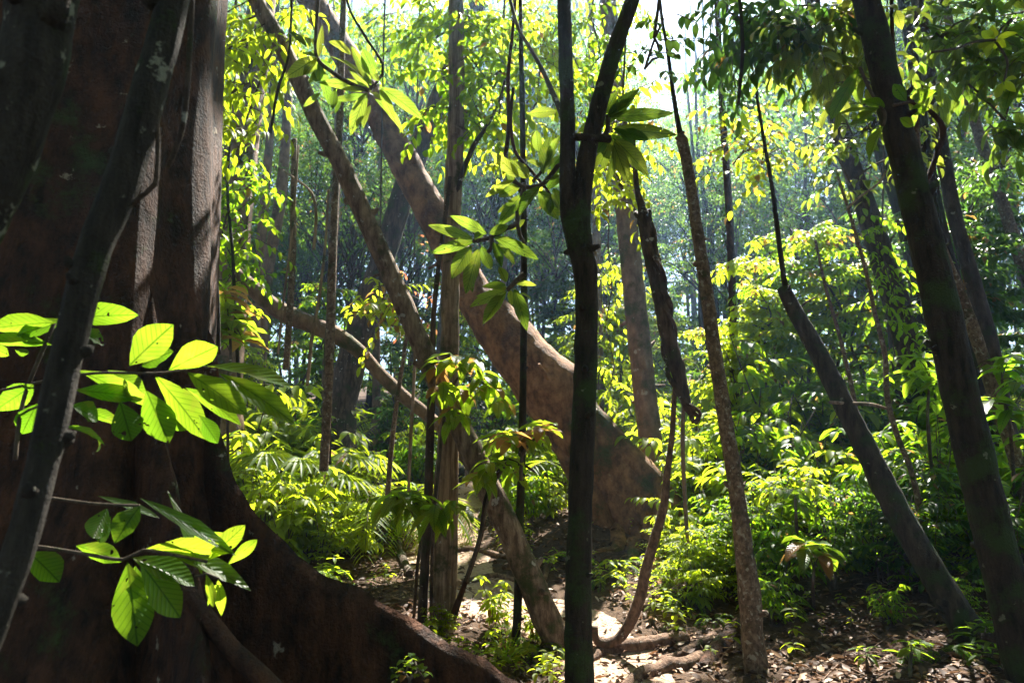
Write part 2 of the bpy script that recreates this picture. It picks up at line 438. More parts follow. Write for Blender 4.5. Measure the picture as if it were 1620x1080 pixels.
# ---------------------------------------------------------------- crowns (shared meshes)
def spray(lv, tb, p, d, length, n, L, W, droop=.6, r0=.004, twig=True, rbase=None, sag=.35):
    d = Vector(d).normalized(); pts = []; q = Vector(p); dd = d.copy(); m = 5
    for i in range(m + 1):
        pts.append(q.copy()); dd = (dd + Vector((0, 0, -sag / m))).normalized(); q = q + dd * (length / m)
    if twig and tb is not None: tb.append((pts, [r0 * (1 - .7 * i / m) for i in range(m + 1)]))
    side = dd.cross(Vector((0, 0, 1)))
    side = side.normalized() if side.length > .1 else Vector((1, 0, 0))
    for i in range(n):
        t = (i + .7) / n * m; k = min(int(t), m - 1); pp = pts[k].lerp(pts[k + 1], t - k)
        s = 1 if i % 2 else -1
        ld = (dd * .55 + side * s * .85 + Vector((0, 0, RND.uniform(-.35, .12)))).normalized() if i < n - 1 else dd
        up = (Vector((0, 0, 1)) + rdir() * .4).normalized()
        lv.add(pp, ld, up, L * RND.uniform(.75, 1.2), W * RND.uniform(.8, 1.15), droop * RND.uniform(.4, 1.5), .2, None if rbase is None else max(0, min(1, rbase + RND.uniform(-.25, .25))))

def crown_mesh(name, seed, R, H, nblob, nspray, L, leafm, kind='lo', flat=.6, n_leaf=9, spl=.75):
    """a crown about the top of a trunk at the origin: limbs that end in clumps of leafy sprays"""
    RND.seed(seed); mb = MB(); lv = Leaves()
    for b in range(nblob):
        a = b * 2.4 + RND.uniform(-.4, .4); t = RND.random()
        rr = R * (.35 + .65 * math.sqrt(RND.random())) * (1 - .45 * t)
        c = Vector((math.cos(a) * rr, math.sin(a) * rr, H * t))
        br = R * RND.uniform(.28, .46)
        mid = Vector((c.x * .45, c.y * .45, c.z * .75 - .15 * H))
        mb.tube([(0, 0, -.45 * H + .5 * c.z), mid, c], [R * .016, R * .010, R * .003], 5, 1, res=.5)
        for i in range(nspray // nblob):
            v = rdir(); v.z *= flat; rad_ = br * RND.random() ** .45
            p = c + v * rad_; d = (v + Vector((0, 0, .1)) + rdir() * .6).normalized()
            spray(lv, None, p, d, L * spl * n_leaf * .5, n_leaf, L, L * .42, .7, twig=False, rbase=RND.uniform(.1, .9))
    mb.leaves(lv, kind, 'ell', 0)
    o = mb.build(name, [leafm, 'brown']); me = o.data; bpy.data.objects.remove(o); return me

CROWN = [crown_mesh('crown', 100 + i, 2.6, 3.4, 14, 210, .16, 'leaf_far') for i in range(4)]
CROWN_MID = [crown_mesh('crown', 200 + i, 1.5, 2.4, 11, 300, .15, ['leaf', 'leaf_y', 'leaf'][i], kind='mid') for i in range(3)]
RND.seed(5)
def crown(parent, mesh, loc, s, rz=0, sz=None):
    o = bpy.data.objects.new('crown', mesh); COL.objects.link(o); o.parent = parent
    o.location = Vector(loc) - Vector(parent.location); o.scale = (s, s, sz or s); o.rotation_euler = (0, 0, rz); return o

# ---------------------------------------------------------------- named trees
def bt(t0, t1, n): return [t0 + (t1 - t0) * i / (n - 1) for i in range(n)]

# the huge buttressed tree
BC = Vector((-2.86, 4.30, 0))
big = thing('buttressed_tree', (BC.x, BC.y, 0), 'huge shaded reddish tree with plank buttress roots sweeping down to the trail', 'tree')
rows = []
for z in bt(-.3, 13.0, 120):
    row = []
    for j in range(96):
        a = 2 * math.pi * j / 96
        zz = max(z, 0)
        r = .70 + .62 * math.exp(-zz / 1.9)
        for fa, fs in ((-.25, .30), (-.75, .34), (-2.2, .35), (2.9, .3), (1.4, .3)):
            dlt = (a - fa + math.pi) % (2 * math.pi) - math.pi
            r += fs * (math.exp(-zz / 2.6) + .12) * math.exp(-(dlt / .20) ** 2)
        q = Vector((math.cos(a) * r, math.sin(a) * r, z))
        r *= 1 + .05 * noise.noise((q.x * 1.4, q.y * 1.4, z * .5)) + .022 * noise.noise((q.x * 7, q.y * 7, z * .9))
        row.append(Vector((math.cos(a) * r, math.sin(a) * r, z)))
    rows.append(row)
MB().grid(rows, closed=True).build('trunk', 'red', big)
def buttress(st, tb, tt, name='buttress_root'):
    """st: ridge points (Vector); tb, tt half thickness at the foot and under the ridge"""
    q = []
    for i in range(len(st) - 1):
        p0 = st[max(i - 1, 0)]; p1 = st[i]; p2 = st[i + 1]; p3 = st[min(i + 2, len(st) - 1)]
        m = max(1, int((p2 - p1).length / .045))
        for j in range(m):
            t = j / m; t2 = t * t; t3 = t2 * t
            q.append(.5 * (2 * p1 + (p2 - p0) * t + (2 * p0 - 5 * p1 + 4 * p2 - p3) * t2 + (3 * p1 - p0 - 3 * p2 + p3) * t3))
    q.append(st[-1]); rows = []; K = 22
    for i, c in enumerate(q):
        a, b = q[max(i - 2, 0)], q[min(i + 2, len(q) - 1)]
        d = Vector((b.x - a.x, b.y - a.y, 0)); d = d.normalized() if d.length > 1e-5 else Vector((1, 0, 0))
        nr = Vector((-d.y, d.x, 0)); zb = -.4; row = []
        rid = c.z + .03 * noise.noise(c * 5) + .012 * noise.noise(c * 17)
        for k in range(2 * K + 1):
            s = -1 if k < K else 1; f = 1 - abs(k - K) / K           # 0 at the foot, 1 on the ridge
            top = 1 - (max(0, (f - .90)) / .10) ** 2
            th = (tt + (tb - tt) * (1 - f) ** 1.8) * math.sqrt(max(top, 0)) if f > .9 else tt + (tb - tt) * (1 - f) ** 1.8
            z = zb + (rid - zb) * f
            off = s * th * (0 if k == K else 1)
            w = .07 * noise.noise((c.x * .9, c.y * .9, z * .9)) + .022 * noise.noise((c.x * 4, c.y * 4, z * 4 + s * 5)) + .008 * noise.noise((c.x * 14, c.y * 14, z * 14 + s * 5))
            row.append(Vector((c.x, c.y, z)) + nr * (off + w))
        rows.append(row)
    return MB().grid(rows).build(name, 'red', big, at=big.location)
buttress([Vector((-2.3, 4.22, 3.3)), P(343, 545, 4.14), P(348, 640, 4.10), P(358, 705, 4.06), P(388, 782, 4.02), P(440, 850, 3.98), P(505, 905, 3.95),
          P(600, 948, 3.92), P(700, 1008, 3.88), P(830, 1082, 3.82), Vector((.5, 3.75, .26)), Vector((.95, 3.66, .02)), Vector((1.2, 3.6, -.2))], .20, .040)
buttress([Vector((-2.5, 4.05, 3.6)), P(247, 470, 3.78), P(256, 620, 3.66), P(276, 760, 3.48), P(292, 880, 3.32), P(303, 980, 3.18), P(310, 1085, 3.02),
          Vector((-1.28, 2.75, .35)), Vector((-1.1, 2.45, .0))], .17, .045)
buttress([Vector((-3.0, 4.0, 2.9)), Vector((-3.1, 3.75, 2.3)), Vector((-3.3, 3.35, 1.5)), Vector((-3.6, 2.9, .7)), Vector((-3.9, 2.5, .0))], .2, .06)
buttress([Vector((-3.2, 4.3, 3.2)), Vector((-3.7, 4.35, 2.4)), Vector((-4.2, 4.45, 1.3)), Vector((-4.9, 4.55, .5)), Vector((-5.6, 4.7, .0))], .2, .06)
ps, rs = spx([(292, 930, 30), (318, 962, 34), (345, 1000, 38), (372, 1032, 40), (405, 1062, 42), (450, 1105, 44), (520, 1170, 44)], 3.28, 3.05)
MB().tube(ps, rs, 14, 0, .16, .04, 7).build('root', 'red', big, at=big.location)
for i, (dx, dy, dz, s) in enumerate([(0, -1.5, 12.5, 1.7), (-3.2, -.5, 12, 1.5), (2.6, -3.4, 13, 1.6), (-1, -4.6, 12, 1.6), (2.2, .2, 14, 1.2)]):
    crown(big, CROWN[i % 4], BC + Vector((dx, dy, dz)), s, i)

def topcrown(root, ps, mesh, s, dz=.3, rz=0): return crown(root, mesh, ps[-1] + Vector((0, 0, dz)), s, rz)

# near trunks at the picture's left
t, ps, rs = trunk('lichened_tree', 'thick blurred dark trunk with pale lichen nearest the camera at upper left', 'tree',
    [(-420, 1150, 120), (-250, 760, 112), (-110, 470, 104), (-18, 300, 98), (25, 190, 95), (55, 90, 96), (66, 0, 96), (72, -120, 96), (60, -500, 94)], 1.42, 1.30, 'lich', 22, .14, .03, amp_s=9)
t, ps, rs = trunk('crooked_tree', 'dark crooked sapling trunk slanting in front of the buttressed tree', 'tree',
    [(-150, 1330, 50), (-75, 1150, 48), (-28, 1035, 46), (10, 930, 46), (42, 830, 47), (72, 710, 49), (99, 590, 48), (126, 480, 50), (151, 392, 53), (184, 312, 56), (215, 220, 55), (245, 110, 52), (274, 0, 48), (300, -120, 48), (380, -480, 44)], 1.50, 1.66, 'lich', 20, .12, .03, amp_s=10)
a, b = spx([(178, 352, 14), (205, 325, 10), (232, 305, 9), (246, 290, 9), (250, 225, 8), (247, 115, 5)], 1.6, 1.62)
MB().tube(a, b, 8, 0, .1, .02).build('side_branch', 'brown', t, at=t.location)
a, b = spx([(304, -60, 8), (303, 20, 9), (297, 130, 9), (289, 200, 9), (276, 240, 9), (266, 264, 8)], 1.75, 1.75)
MB().tube(a, b, 8, 0, .12, .02).build('hanging_twig', 'brown', t, at=t.location)

# slender trunk that leans across to the left
slim, ps, rs = trunk('slanting_tree', 'slender speckled trunk slanting from the trail up to the left behind the peeling pole', 'tree',
    [(893, 1030, 54), (868, 985, 50), (838, 915, 46), (800, 828, 44), (765, 755, 42), (735, 690, 40), (700, 620, 38), (668, 548, 36), (640, 485, 34), (612, 422, 34), (578, 345, 33), (543, 268, 32), (505, 195, 31), (470, 122, 30), (437, 55, 29), (405, 0, 28), (350, -120, 26), (240, -380, 22)], None, 6.0, 'slant', 18, .12, .06)
topcrown(slim, ps, CROWN_MID[0], 1.0)
# the big leaning tree
lean, ps, rs = trunk('leaning_tree', 'massive reddish leaning trunk with a wide foot behind the forked tree', 'tree',
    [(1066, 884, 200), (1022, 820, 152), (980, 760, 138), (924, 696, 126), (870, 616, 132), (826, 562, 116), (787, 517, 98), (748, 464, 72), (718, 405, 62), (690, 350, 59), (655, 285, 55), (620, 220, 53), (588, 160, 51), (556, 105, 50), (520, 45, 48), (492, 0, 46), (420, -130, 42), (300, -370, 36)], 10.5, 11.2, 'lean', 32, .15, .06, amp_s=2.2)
for q_, Y0_, Y1_ in (([(1098, 868, 44), (1062, 812, 62), (1018, 752, 66), (972, 700, 56), (928, 645, 40), (895, 602, 14)], 10.16, 10.45),
                     ([(968, 868, 26), (960, 842, 40), (944, 800, 50), (915, 750, 46), (880, 700, 20)], 10.25, 10.45), ([(1012, 888, 34), (1008, 850, 48), (985, 800, 44), (950, 745, 18)], 10.1, 10.35)):
    a, b = spx(q_, Y0_, Y1_)
    MB().tube(a, b, 14, 0, .16, .06, 3).build('buttress_root', 'lean', lean, at=lean.location)
for q_ in ([(1080, 872), (1110, 885), (1150, 893)], [(1000, 880), (985, 900), (955, 915)], [(1040, 890), (1045, 915), (1020, 935)], [(975, 866), (945, 872), (915, 885)]):
    w_ = [G(x, y) for x, y in q_]; w_ = [P(q_[0][0], q_[0][1] - 30, 10.3)] + [p - Vector((0, 0, .03)) for p in w_]
    MB().tube(w_, [.15, .10, .06, .02], 10, 0, .2, .06, 5).build('root', 'lean', lean, at=lean.location)
topcrown(lean, ps, CROWN[1], 1.0)

# peeling pole and its companions
pole, ps, rs = trunk('peeling_pole_tree', 'straight pole trunk with fibrous peeling bark standing beside the sunlit trail', 'tree',
    [(700, 1000, 40), (702, 930, 38), (705, 800, 36), (708, 700, 33), (711, 600, 30), (713, 450, 28), (717, 300, 28), (722, 180, 26), (722, 60, 25), (722, -80, 24), (724, -260, 20)], None, 6.9, 'pale', 16, .13, .05, amp_s=6)
a, b = spx([(688, 985, 14), (690, 900, 15), (691, 800, 14), (697, 700, 9), (703, 620, 5)], ps[1].y - .03, ps[1].y - .03)
MB().tube(a, b, 8, 0, .2, .05).build('bark_strip', 'pale', pole, at=pole.location)
a, b = spx([(716, 985, 10), (719, 880, 10), (721, 760, 9), (722, 660, 5)], ps[1].y - .06, ps[1].y - .06)
MB().tube(a, b, 8, 0, .2, .05).build('bark_strip', 'pale', pole, at=pole.location)
a, b = spx([(712, 330, 12), (745, 240, 9), (770, 200, 7), (790, 160, 5), (800, 120, 4)], 6.9, 6.9)
MB().tube(a, b, 8, 0, .1, .05).build('branch', 'brown', pole, at=pole.location)
a, b = spx([(724, 215, 40), (736, 212, 20), (742, 208, 6)], 6.9, 6.9)
MB().tube(a, b, 8, 0, .1, .05).build('knot', 'pale', pole, at=pole.location)
rest = thing('x', (0, 0, 0)); bpy.data.objects.remove(rest)
t, p2, r2 = trunk('mossy_vine', 'knobbly dark climbing stem rising close beside the peeling pole', 'vine',
    [(668, 975, 16), (672, 900, 15), (677, 800, 14), (680, 700, 14), (683, 600, 11), (686, 500, 8), (694, 420, 7), (705, 340, 7), (712, 280, 6)], 7.0, 6.75, 'brown', 10, .16, .05)
t, p3, r3 = trunk('straight_sapling', 'wand-thin straight dark sapling in front of the slanting trunk', 'sapling',
    [(816, 1022, 14), (820, 930, 14), (823, 800, 13), (826, 700, 12), (828, 560, 11), (829, 420, 10), (828, 300, 9), (826, 160, 9), (824, 60, 7), (822, -60, 6)], None, 6.3, 'dark', 10, .08, .05)
SAP = t

# forked tree, nearest in the middle
THIN = .88
fork, ps, rs = trunk('forked_tree', 'black silhouetted trunk forking into two limbs, nearest the middle of the picture', 'tree',
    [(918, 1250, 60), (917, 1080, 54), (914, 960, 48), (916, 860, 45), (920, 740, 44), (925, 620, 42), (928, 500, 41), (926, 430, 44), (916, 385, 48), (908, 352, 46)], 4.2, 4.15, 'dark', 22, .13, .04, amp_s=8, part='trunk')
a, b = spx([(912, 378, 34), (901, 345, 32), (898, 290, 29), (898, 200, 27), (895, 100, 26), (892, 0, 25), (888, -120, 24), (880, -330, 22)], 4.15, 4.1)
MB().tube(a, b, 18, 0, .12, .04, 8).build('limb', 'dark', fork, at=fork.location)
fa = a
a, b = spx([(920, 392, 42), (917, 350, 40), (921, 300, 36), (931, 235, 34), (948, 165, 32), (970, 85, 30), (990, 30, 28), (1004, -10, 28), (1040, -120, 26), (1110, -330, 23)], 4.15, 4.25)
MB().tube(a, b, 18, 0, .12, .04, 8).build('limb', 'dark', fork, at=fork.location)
fb = a
a, b = spx([(903, 218, 13), (920, 217, 14), (946, 219, 13), (966, 222, 10)], 4.12, 4.15)
MB().tube(a, b, 8, 0, .2, .02).build('branch_stub', 'dark', fork, at=fork.location)
a, b = spx([(896, 200, 13), (880, 160, 11), (860, 115, 10), (838, 75, 8), (818, 40, 7), (800, -30, 6)], 4.12, 4.6)
MB().tube(a, b, 8, 0, .1, .03).build('branch', 'grey', fork, at=fork.location)
crown(fork, CROWN_MID[1], fa[-1] + Vector((0, -.3, .6)), 1.3, 1); crown(fork, CROWN_MID[0], fb[-1] + Vector((.3, -.4, .7)), 1.3, 2)

THIN = 1.0
# trunk behind the fork and the twisted liana
t, ps, rs = trunk('upright_tree', 'straight mossy grey trunk rising behind the foot of the leaning trunk', 'tree',
    [(1034, 752, 40), (1028, 690, 38), (1018, 600, 37), (1007, 500, 36), (997, 400, 34), (988, 310, 33), (982, 240, 31), (974, 150, 29), (965, 40, 27), (952, -90, 24)], 11.4, 11.2, 'tan', 16, .08, .1)
crown(t, CROWN_MID[2], ps[-1] + Vector((1.9, .8, 1.7)), .8, 2)
MB().tube([ps[-1], ps[-1] + Vector((.3, .1, .9)), ps[-1] + Vector((1.5, .7, 1.6))], [rs[-1], rs[-1] * .8, rs[-1] * .4], 12, 0, .1, .15).build('upper_trunk', 'tan', t, at=t.location)
li = thing('twisted_liana', P(1060, 560, 6.6), 'dead twisted brown liana stump hanging beside the upright mossy trunk', 'vine')
main = [(1001, 200, 7), (1003, 250, 8), (1008, 300, 9), (1016, 332, 14), (1020, 350, 24), (1028, 395, 25), (1038, 440, 26), (1047, 480, 26), (1053, 520, 25), (1064, 560, 24), (1075, 600, 22), (1086, 640, 16), (1092, 655, 8), (1095, 668, 2)]
ps, rs = spx(main, 6.6, 6.6)
MB().tube(ps, rs, 14, 0, .2, .03, 10, flute=.08).build('stem', 'brown', li, at=li.location)
def twine(spine, rad0, turns, phase, w):
    n = 60; out, rr = [], []
    for i in range(n):
        t = i / (n - 1) * (len(spine) - 1); k = min(int(t), len(spine) - 2); p = spine[k].lerp(spine[k + 1], t - k)
        a = phase + turns * 2 * math.pi * i / n; r = rad0 * (.8 + .5 * math.sin(i * .35 + phase))
        out.append(p + Vector((math.cos(a) * r, math.sin(a) * r, 0))); rr.append(w * (1 - .3 * i / n))
    return out, rr
for ph, tn, w in ((0, 2.2, .03), (2.2, 1.8, .024), (4.1, 2.6, .02)):
    a, b = twine(ps[3:], .075, tn, ph, w); MB().tube(a, b, 8, 0, .2, .03).build('twining_strand', 'brown', li, at=li.location)
a, b = spx([(1056, 545, 9), (1068, 560, 9), (1079, 575, 9), (1080, 590, 8), (1070, 600, 7), (1066, 640, 8), (1063, 690, 9), (1056, 745, 11), (1050, 800, 14), (1036, 850, 16), (1022, 900, 17), (1012, 945, 19), (996, 985, 20), (978, 1010, 20), (955, 1018, 18), (942, 1008, 14), (941, 990, 11)], 6.6, 6.75)
MB().tube(a, b, 10, 0, .1, .03, 8).build('hanging_root', 'root', li, at=li.location)

# freckled thin trunk
t, ps, rs = trunk('freckled_tree', 'thin freckled trunk standing upright at the bright bank behind the fallen log', 'tree',
    [(1197, 1062, 40), (1190, 1000, 34), (1186, 940, 36), (1178, 880, 30), (1170, 810, 26), (1160, 740, 25), (1148, 670, 24), (1139, 610, 23), (1128, 540, 22), (1119, 470, 21), (1109, 405, 20), (1098, 330, 18), (1088, 265, 18), (1079, 222, 19), (1076, 212, 10)], None, 6.3, 'spot', 14, .10, .05, amp_s=9)
FR = t
a, b = spx([(1077, 216, 10), (1070, 180, 8), (1064, 140, 7), (1056, 80, 6), (1046, 20, 5), (1040, -60, 4)], 6.3, 6.3)
MB().tube(a, b, 8, 0, .1, .05).build('branch', 'dark', t, at=t.location)
# broken snag
snag, ps, rs = trunk('broken_snag', 'dark mossy snag with a snapped top leaning over the bank', 'tree',
    [(1545, 1020, 62), (1512, 965, 54), (1475, 905, 50), (1440, 845, 47), (1405, 780, 44), (1375, 720, 40), (1345, 660, 36), (1318, 605, 34), (1290, 550, 31), (1262, 500, 28), (1246, 470, 25), (1240, 456, 22)], None, 6.9, 'mossy', 18, .12, .05, amp_s=8)
a, b = spx([(1246, 470, 12), (1240, 440, 9), (1232, 380, 8), (1222, 300, 7), (1210, 230, 6), (1200, 170, 5), (1195, 130, 4)], 6.9, 6.9)
MB().tube(a, b, 8, 0, .1, .05).build('shoot', 'dark', snag, at=snag.location)
a, b = spx([(1262, 490, 5), (1275, 478, 4), (1290, 470, 3)], 6.9, 6.8)
MB().tube(a, b, 6).build('twig', 'pale', snag, at=snag.location)
# big dark tilted trunk
THIN = .90
dk, ps, rs = trunk('tilted_dark_tree', 'big dark lichen-blotched trunk tilting up to the left in front of the right bank', 'tree',
    [(1668, 1200, 84), (1630, 1080, 74), (1605, 985, 68), (1580, 880, 66), (1555, 780, 64), (1532, 680, 62), (1510, 580, 60), (1490, 490, 58), (1470, 405, 56), (1449, 320, 54), (1428, 235, 51), (1408, 155, 48), (1388, 70, 46), (1370, 0, 45), (1338, -130, 42), (1280, -380, 38)], 5.0, 5.0, 'dark', 22, .10, .05, amp_s=5)
crown(dk, CROWN_MID[0], ps[-1] + Vector((.4, -.5, .8)), 1.4, 3)
THIN = 1.0
t, ps, rs = trunk('slim_right_tree', 'thin knobbly trunk rising behind the big dark tilted trunk', 'tree',
    [(1650, 900, 24), (1625, 790, 23), (1600, 705, 22), (1575, 630, 21), (1550, 550, 20), (1525, 480, 19), (1500, 420, 18), (1480, 370, 16), (1462, 310, 14), (1452, 250, 12), (1448, 180, 10)], None, 6.6, 'spot', 12, .16, .05)
t.name = 'slim_tree'
# background trunks that can be told apart
BG = [
 ('vine_clad_tree', 'broad brown trunk wrapped in leafy climbers beside the buttressed tree', [(352, 640, 56), (362, 480, 54), (372, 340, 52), (385, 220, 48), (402, 100, 44), (415, 0, 40), (430, -140, 36)], 11.5, 'tan', CROWN[0]),
 ('tilted_brown_tree', 'brown background trunk tilting to the right above the fallen log', [(538, 640, 52), (560, 560, 48), (578, 500, 46), (596, 440, 42), (618, 370, 38), (640, 300, 38), (664, 235, 36), (690, 170, 34), (730, 70, 30), (780, -50, 26)], 13.0, 'brown', CROWN[3]),
 ('twin_stem_tree', 'narrow grey trunk in the shade, closest to the vine-clad trunk', [(402, 560, 14), (408, 440, 15), (415, 360, 15), (420, 300, 14), (428, 200, 12), (432, 100, 10)], 15.0, 'tan', CROWN_MID[0]),
 ('twin_stem_tree', 'narrow grey trunk leaning right beside its straighter shaded twin', [(415, 520, 17), (425, 420, 18), (436, 360, 19), (444, 310, 18), (452, 220, 15), (458, 100, 12)], 15.5, 'tan', CROWN_MID[0]),
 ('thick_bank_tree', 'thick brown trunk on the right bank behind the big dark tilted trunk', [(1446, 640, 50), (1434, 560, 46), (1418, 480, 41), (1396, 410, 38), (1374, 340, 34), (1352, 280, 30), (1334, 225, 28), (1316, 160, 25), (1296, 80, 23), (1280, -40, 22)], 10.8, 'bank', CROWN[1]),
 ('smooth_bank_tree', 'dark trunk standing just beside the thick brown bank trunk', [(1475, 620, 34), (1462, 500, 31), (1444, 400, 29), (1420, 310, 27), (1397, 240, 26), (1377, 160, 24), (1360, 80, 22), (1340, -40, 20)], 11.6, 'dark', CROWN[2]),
 ('paired_tree', 'tall grey trunk of the close pair, the one with a pale scar', [(1588, 660, 27), (1572, 570, 25), (1555, 500, 24), (1535, 430, 23), (1512, 350, 22), (1498, 280, 21), (1484, 200, 20), (1470, 120, 20), (1458, 40, 19), (1440, -80, 22)], 9.0, 'bank', CROWN[3]),
 ('paired_tree', 'darker slimmer trunk of the close pair beside the scarred grey one', [(1552, 640, 22), (1536, 560, 21), (1518, 470, 20), (1496, 390, 19), (1478, 310, 19), (1462, 220, 18), (1448, 120, 17), (1432, 20, 17), (1420, -80, 20)], 9.4, 'dark', CROWN[0]),
 ('edge_tree', 'thin mottled trunk nearest the upper right picture edge', [(1668, 560, 22), (1640, 470, 21), (1618, 420, 20), (1592, 340, 18), (1568, 270, 17), (1548, 210, 16), (1525, 130, 14), (1500, 30, 12)], 11.0, 'spot', CROWN_MID[2]),
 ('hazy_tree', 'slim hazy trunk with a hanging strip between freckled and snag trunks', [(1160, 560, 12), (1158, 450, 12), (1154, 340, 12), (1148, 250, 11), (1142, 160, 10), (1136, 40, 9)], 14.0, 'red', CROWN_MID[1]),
 ('hazy_tree', 'faint slim trunk seen between the forked limbs and upright mossy trunk', [(948, 640, 15), (946, 520, 15), (944, 400, 14), (942, 300, 13), (938, 160, 12), (934, 0, 11)], 17.0, 'tan', CROWN[3]),
]
BGC = []
for nm, lb, pts, Y, mt, cr in BG:
    t, ps, rs = trunk(nm, lb, 'tree', pts, Y, Y, mt, 14, .09, .12, amp_s=3)
    gz = g(t.location.x, t.location.y)
    if t.location.z > gz - .1:            # carry the foot down to the soil
        b0 = Vector((ps[0].x + (ps[0].x - ps[2].x) * .3, ps[0].y, gz - .3))
        o = [c for c in t.children][0]; me = o.data; bpy.data.objects.remove(o)
        o = MB().tube([b0] + ps, [rs[0] * 1.2] + rs, 14, 0, .09, .12, 3).build('trunk', mt, t, at=b0); t.location = b0
    BGC.append((t, cr, ps, rs, mt))

# fallen trunk hung across at the left, and logs on the ground
ps, rs = spx([(372, 432, 26), (385, 444, 32), (410, 465, 34), (432, 484, 33), (465, 502, 32), (500, 516, 31), (535, 532, 30), (570, 558, 29), (600, 590, 28), (640, 628, 28), (680, 660, 26), (720, 700, 24), (750, 745, 22)], 9.6, 10.4)
o = MB().tube(ps, rs, 16, 0, .16, .08, 4).build('leaning_log', 'tan', at=ps[0]); o.location = ps[0]
tag(o, 'long bent fallen trunk slung across behind the thin pole vine', 'log')
def log(name, label, pts, mat, Y=None, endmat=None, dz=0):
    if Y is None:
        w = [G(x, y) for x, y, _ in pts]; ps = [p + Vector((0, 0, dz)) for p in w]
    else: ps = [P(x, y, Y + i * .05) for i, (x, y, _) in enumerate(pts)]
    rs = [q[2] * .5 * dep(p) / 1080 for q, p in zip(pts, ps)]
    o = MB().tube(ps, rs, 14, 0, .16, .05, 6).build(name, mat, at=ps[0]); o.location = ps[0]
    tag(o, label, 'log'); return o
log('rotten_log', 'short pale rotten log with a broken end behind the peeling pole', [(578, 800, 30), (610, 792, 34), (650, 785, 36), (682, 782, 34)], 'wood', dz=.1)
log('dark_log', 'long dark log lying behind the pale rotten log', [(590, 790, 24), (630, 772, 26), (680, 762, 26), (730, 758, 24)], 'dark', dz=.18)
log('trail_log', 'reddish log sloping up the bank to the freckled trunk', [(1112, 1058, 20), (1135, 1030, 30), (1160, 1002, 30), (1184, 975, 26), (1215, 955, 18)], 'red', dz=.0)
log('stub_log', 'grey rotting stick lying end-on at the trail edge beside the rotten log', [(648, 912, 13), (636, 885, 15), (626, 850, 14), (616, 822, 9)], 'brown', dz=.03)
def rootthing(label, pts, w, dz=.02):
    dz = min(dz, .025)
    ps = [G(x, y) + Vector((0, 0, dz)) for x, y in pts]; rs = [a * .38 * dep(p) / 1080 for a, p in zip(w, ps)]
    o = MB().tube(ps, rs, 14, 0, .34, .03, 7).build('exposed_root', 'root', at=ps[0]); o.location = ps[0]
    tag(o, label, 'root', 'bare roots crossing the trail')
rootthing('thick bare root stepping across the bright trail beside the forked trunk', [(925, 1052), (955, 1035), (1000, 1026), (1050, 1020), (1090, 1012)], [16, 30, 36, 36, 22], .05)
rootthing('lowest bare root, half buried at the bottom edge of the trail', [(985, 1095), (1010, 1076), (1050, 1062), (1085, 1056), (1110, 1040)], [20, 34, 40, 36, 20], .06)
rootthing('short bare root between the two root steps', [(1040, 1048), (1075, 1040), (1115, 1018), (1140, 1000)], [14, 20, 20, 12])
rootthing('pale root rung across the sandy trail behind the peeling pole', [(640, 880), (690, 876), (750, 872), (800, 884)], [10, 16, 16, 10])
rootthing('second pale root rung lower on the sandy trail', [(660, 915), (720, 925), (780, 915), (830, 925)], [10, 16, 18, 12])
rootthing('curled root looping from the earth bank under the leaning trunk', [(862, 920), (868, 895), (885, 880), (900, 892), (896, 915)], [10, 14, 14, 12, 8], .1)

# hanging vines
def vine(label, pts, Y, mat='pale', name='hanging_vine'):
    ps, rs = spx(pts, Y, Y)
    o = MB().tube(ps, rs, 8, 0, .12, .06, 8).build(name, mat, at=ps[0]); o.location = ps[0]
    tag(o, label, 'vine', 'vines and stems hanging in the wood'); return o
vine('thin pale pole-straight vine with a sunlit edge', [(512, 745, 15), (518, 640, 15), (522, 540, 15), (525, 440, 14), (529, 340, 13), (533, 260, 12), (538, 180, 11), (541, 80, 10), (545, -60, 9)], 7.6, 'spot')
vine('dark sinewy vine looping near the thin pole vine', [(520, 735, 9), (519, 650, 10), (517, 560, 9), (524, 460, 8), (532, 360, 8), (537, 250, 7), (536, 160, 7), (540, 40, 6), (545, -60, 6)], 7.9, 'dark')
vine('leafy dead stem hanging straight above the slung trunk', [(452, 585, 10), (458, 500, 11), (463, 400, 11), (464, 310, 10), (466, 220, 8)], 8.6, 'spot')
vine('thread-thin pale vine before the slung trunk', [(440, 560, 4), (448, 480, 4), (458, 400, 4), (466, 320, 4), (472, 230, 3)], 8.4)
vine('short crooked twig vine dangling in the dark gap', [(496, 395, 5), (500, 350, 5), (497, 315, 5), (487, 298, 5), (470, 285, 4), (448, 270, 4)], 8.5)
vine('thin vine hung from the slung trunk to the fan palm', [(486, 610, 5), (490, 570, 6), (494, 530, 6), (505, 470, 5), (515, 380, 4), (520, 300, 4)], 8.8)
vine('thin straight stem slanting through the palm fronds', [(612, 800, 9), (620, 700, 8), (630, 620, 7), (642, 540, 6), (650, 470, 5)], 8.0, 'spot')
vine('fine stem standing in shade between palms and peeling pole', [(646, 780, 5), (650, 690, 6), (655, 600, 5), (658, 500, 4)], 8.8, 'pale')
vine('wire-thin loose vine curling down to the leaf whorl', [(592, 135, 5), (605, 118, 5), (606, 102, 5), (596, 85, 5), (582, 65, 5), (570, 45, 5), (555, 20, 4), (540, -30, 4)], 4.6, 'dark')
vine('wire-thin stem dropping past the slender slanting trunk', [(428, 210, 4), (440, 140, 5), (456, 90, 4), (461, 20, 4), (462, -40, 4)], 5.4, 'dark')
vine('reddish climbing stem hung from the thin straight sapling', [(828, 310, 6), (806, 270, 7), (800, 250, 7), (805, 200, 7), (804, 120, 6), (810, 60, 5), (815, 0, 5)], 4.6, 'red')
vine('thin stem bending through the leaf clusters to the forked trunk', [(886, 330, 5), (865, 300, 6), (840, 270, 6), (815, 240, 6), (808, 190, 5), (812, 140, 5)], 4.4, 'red')
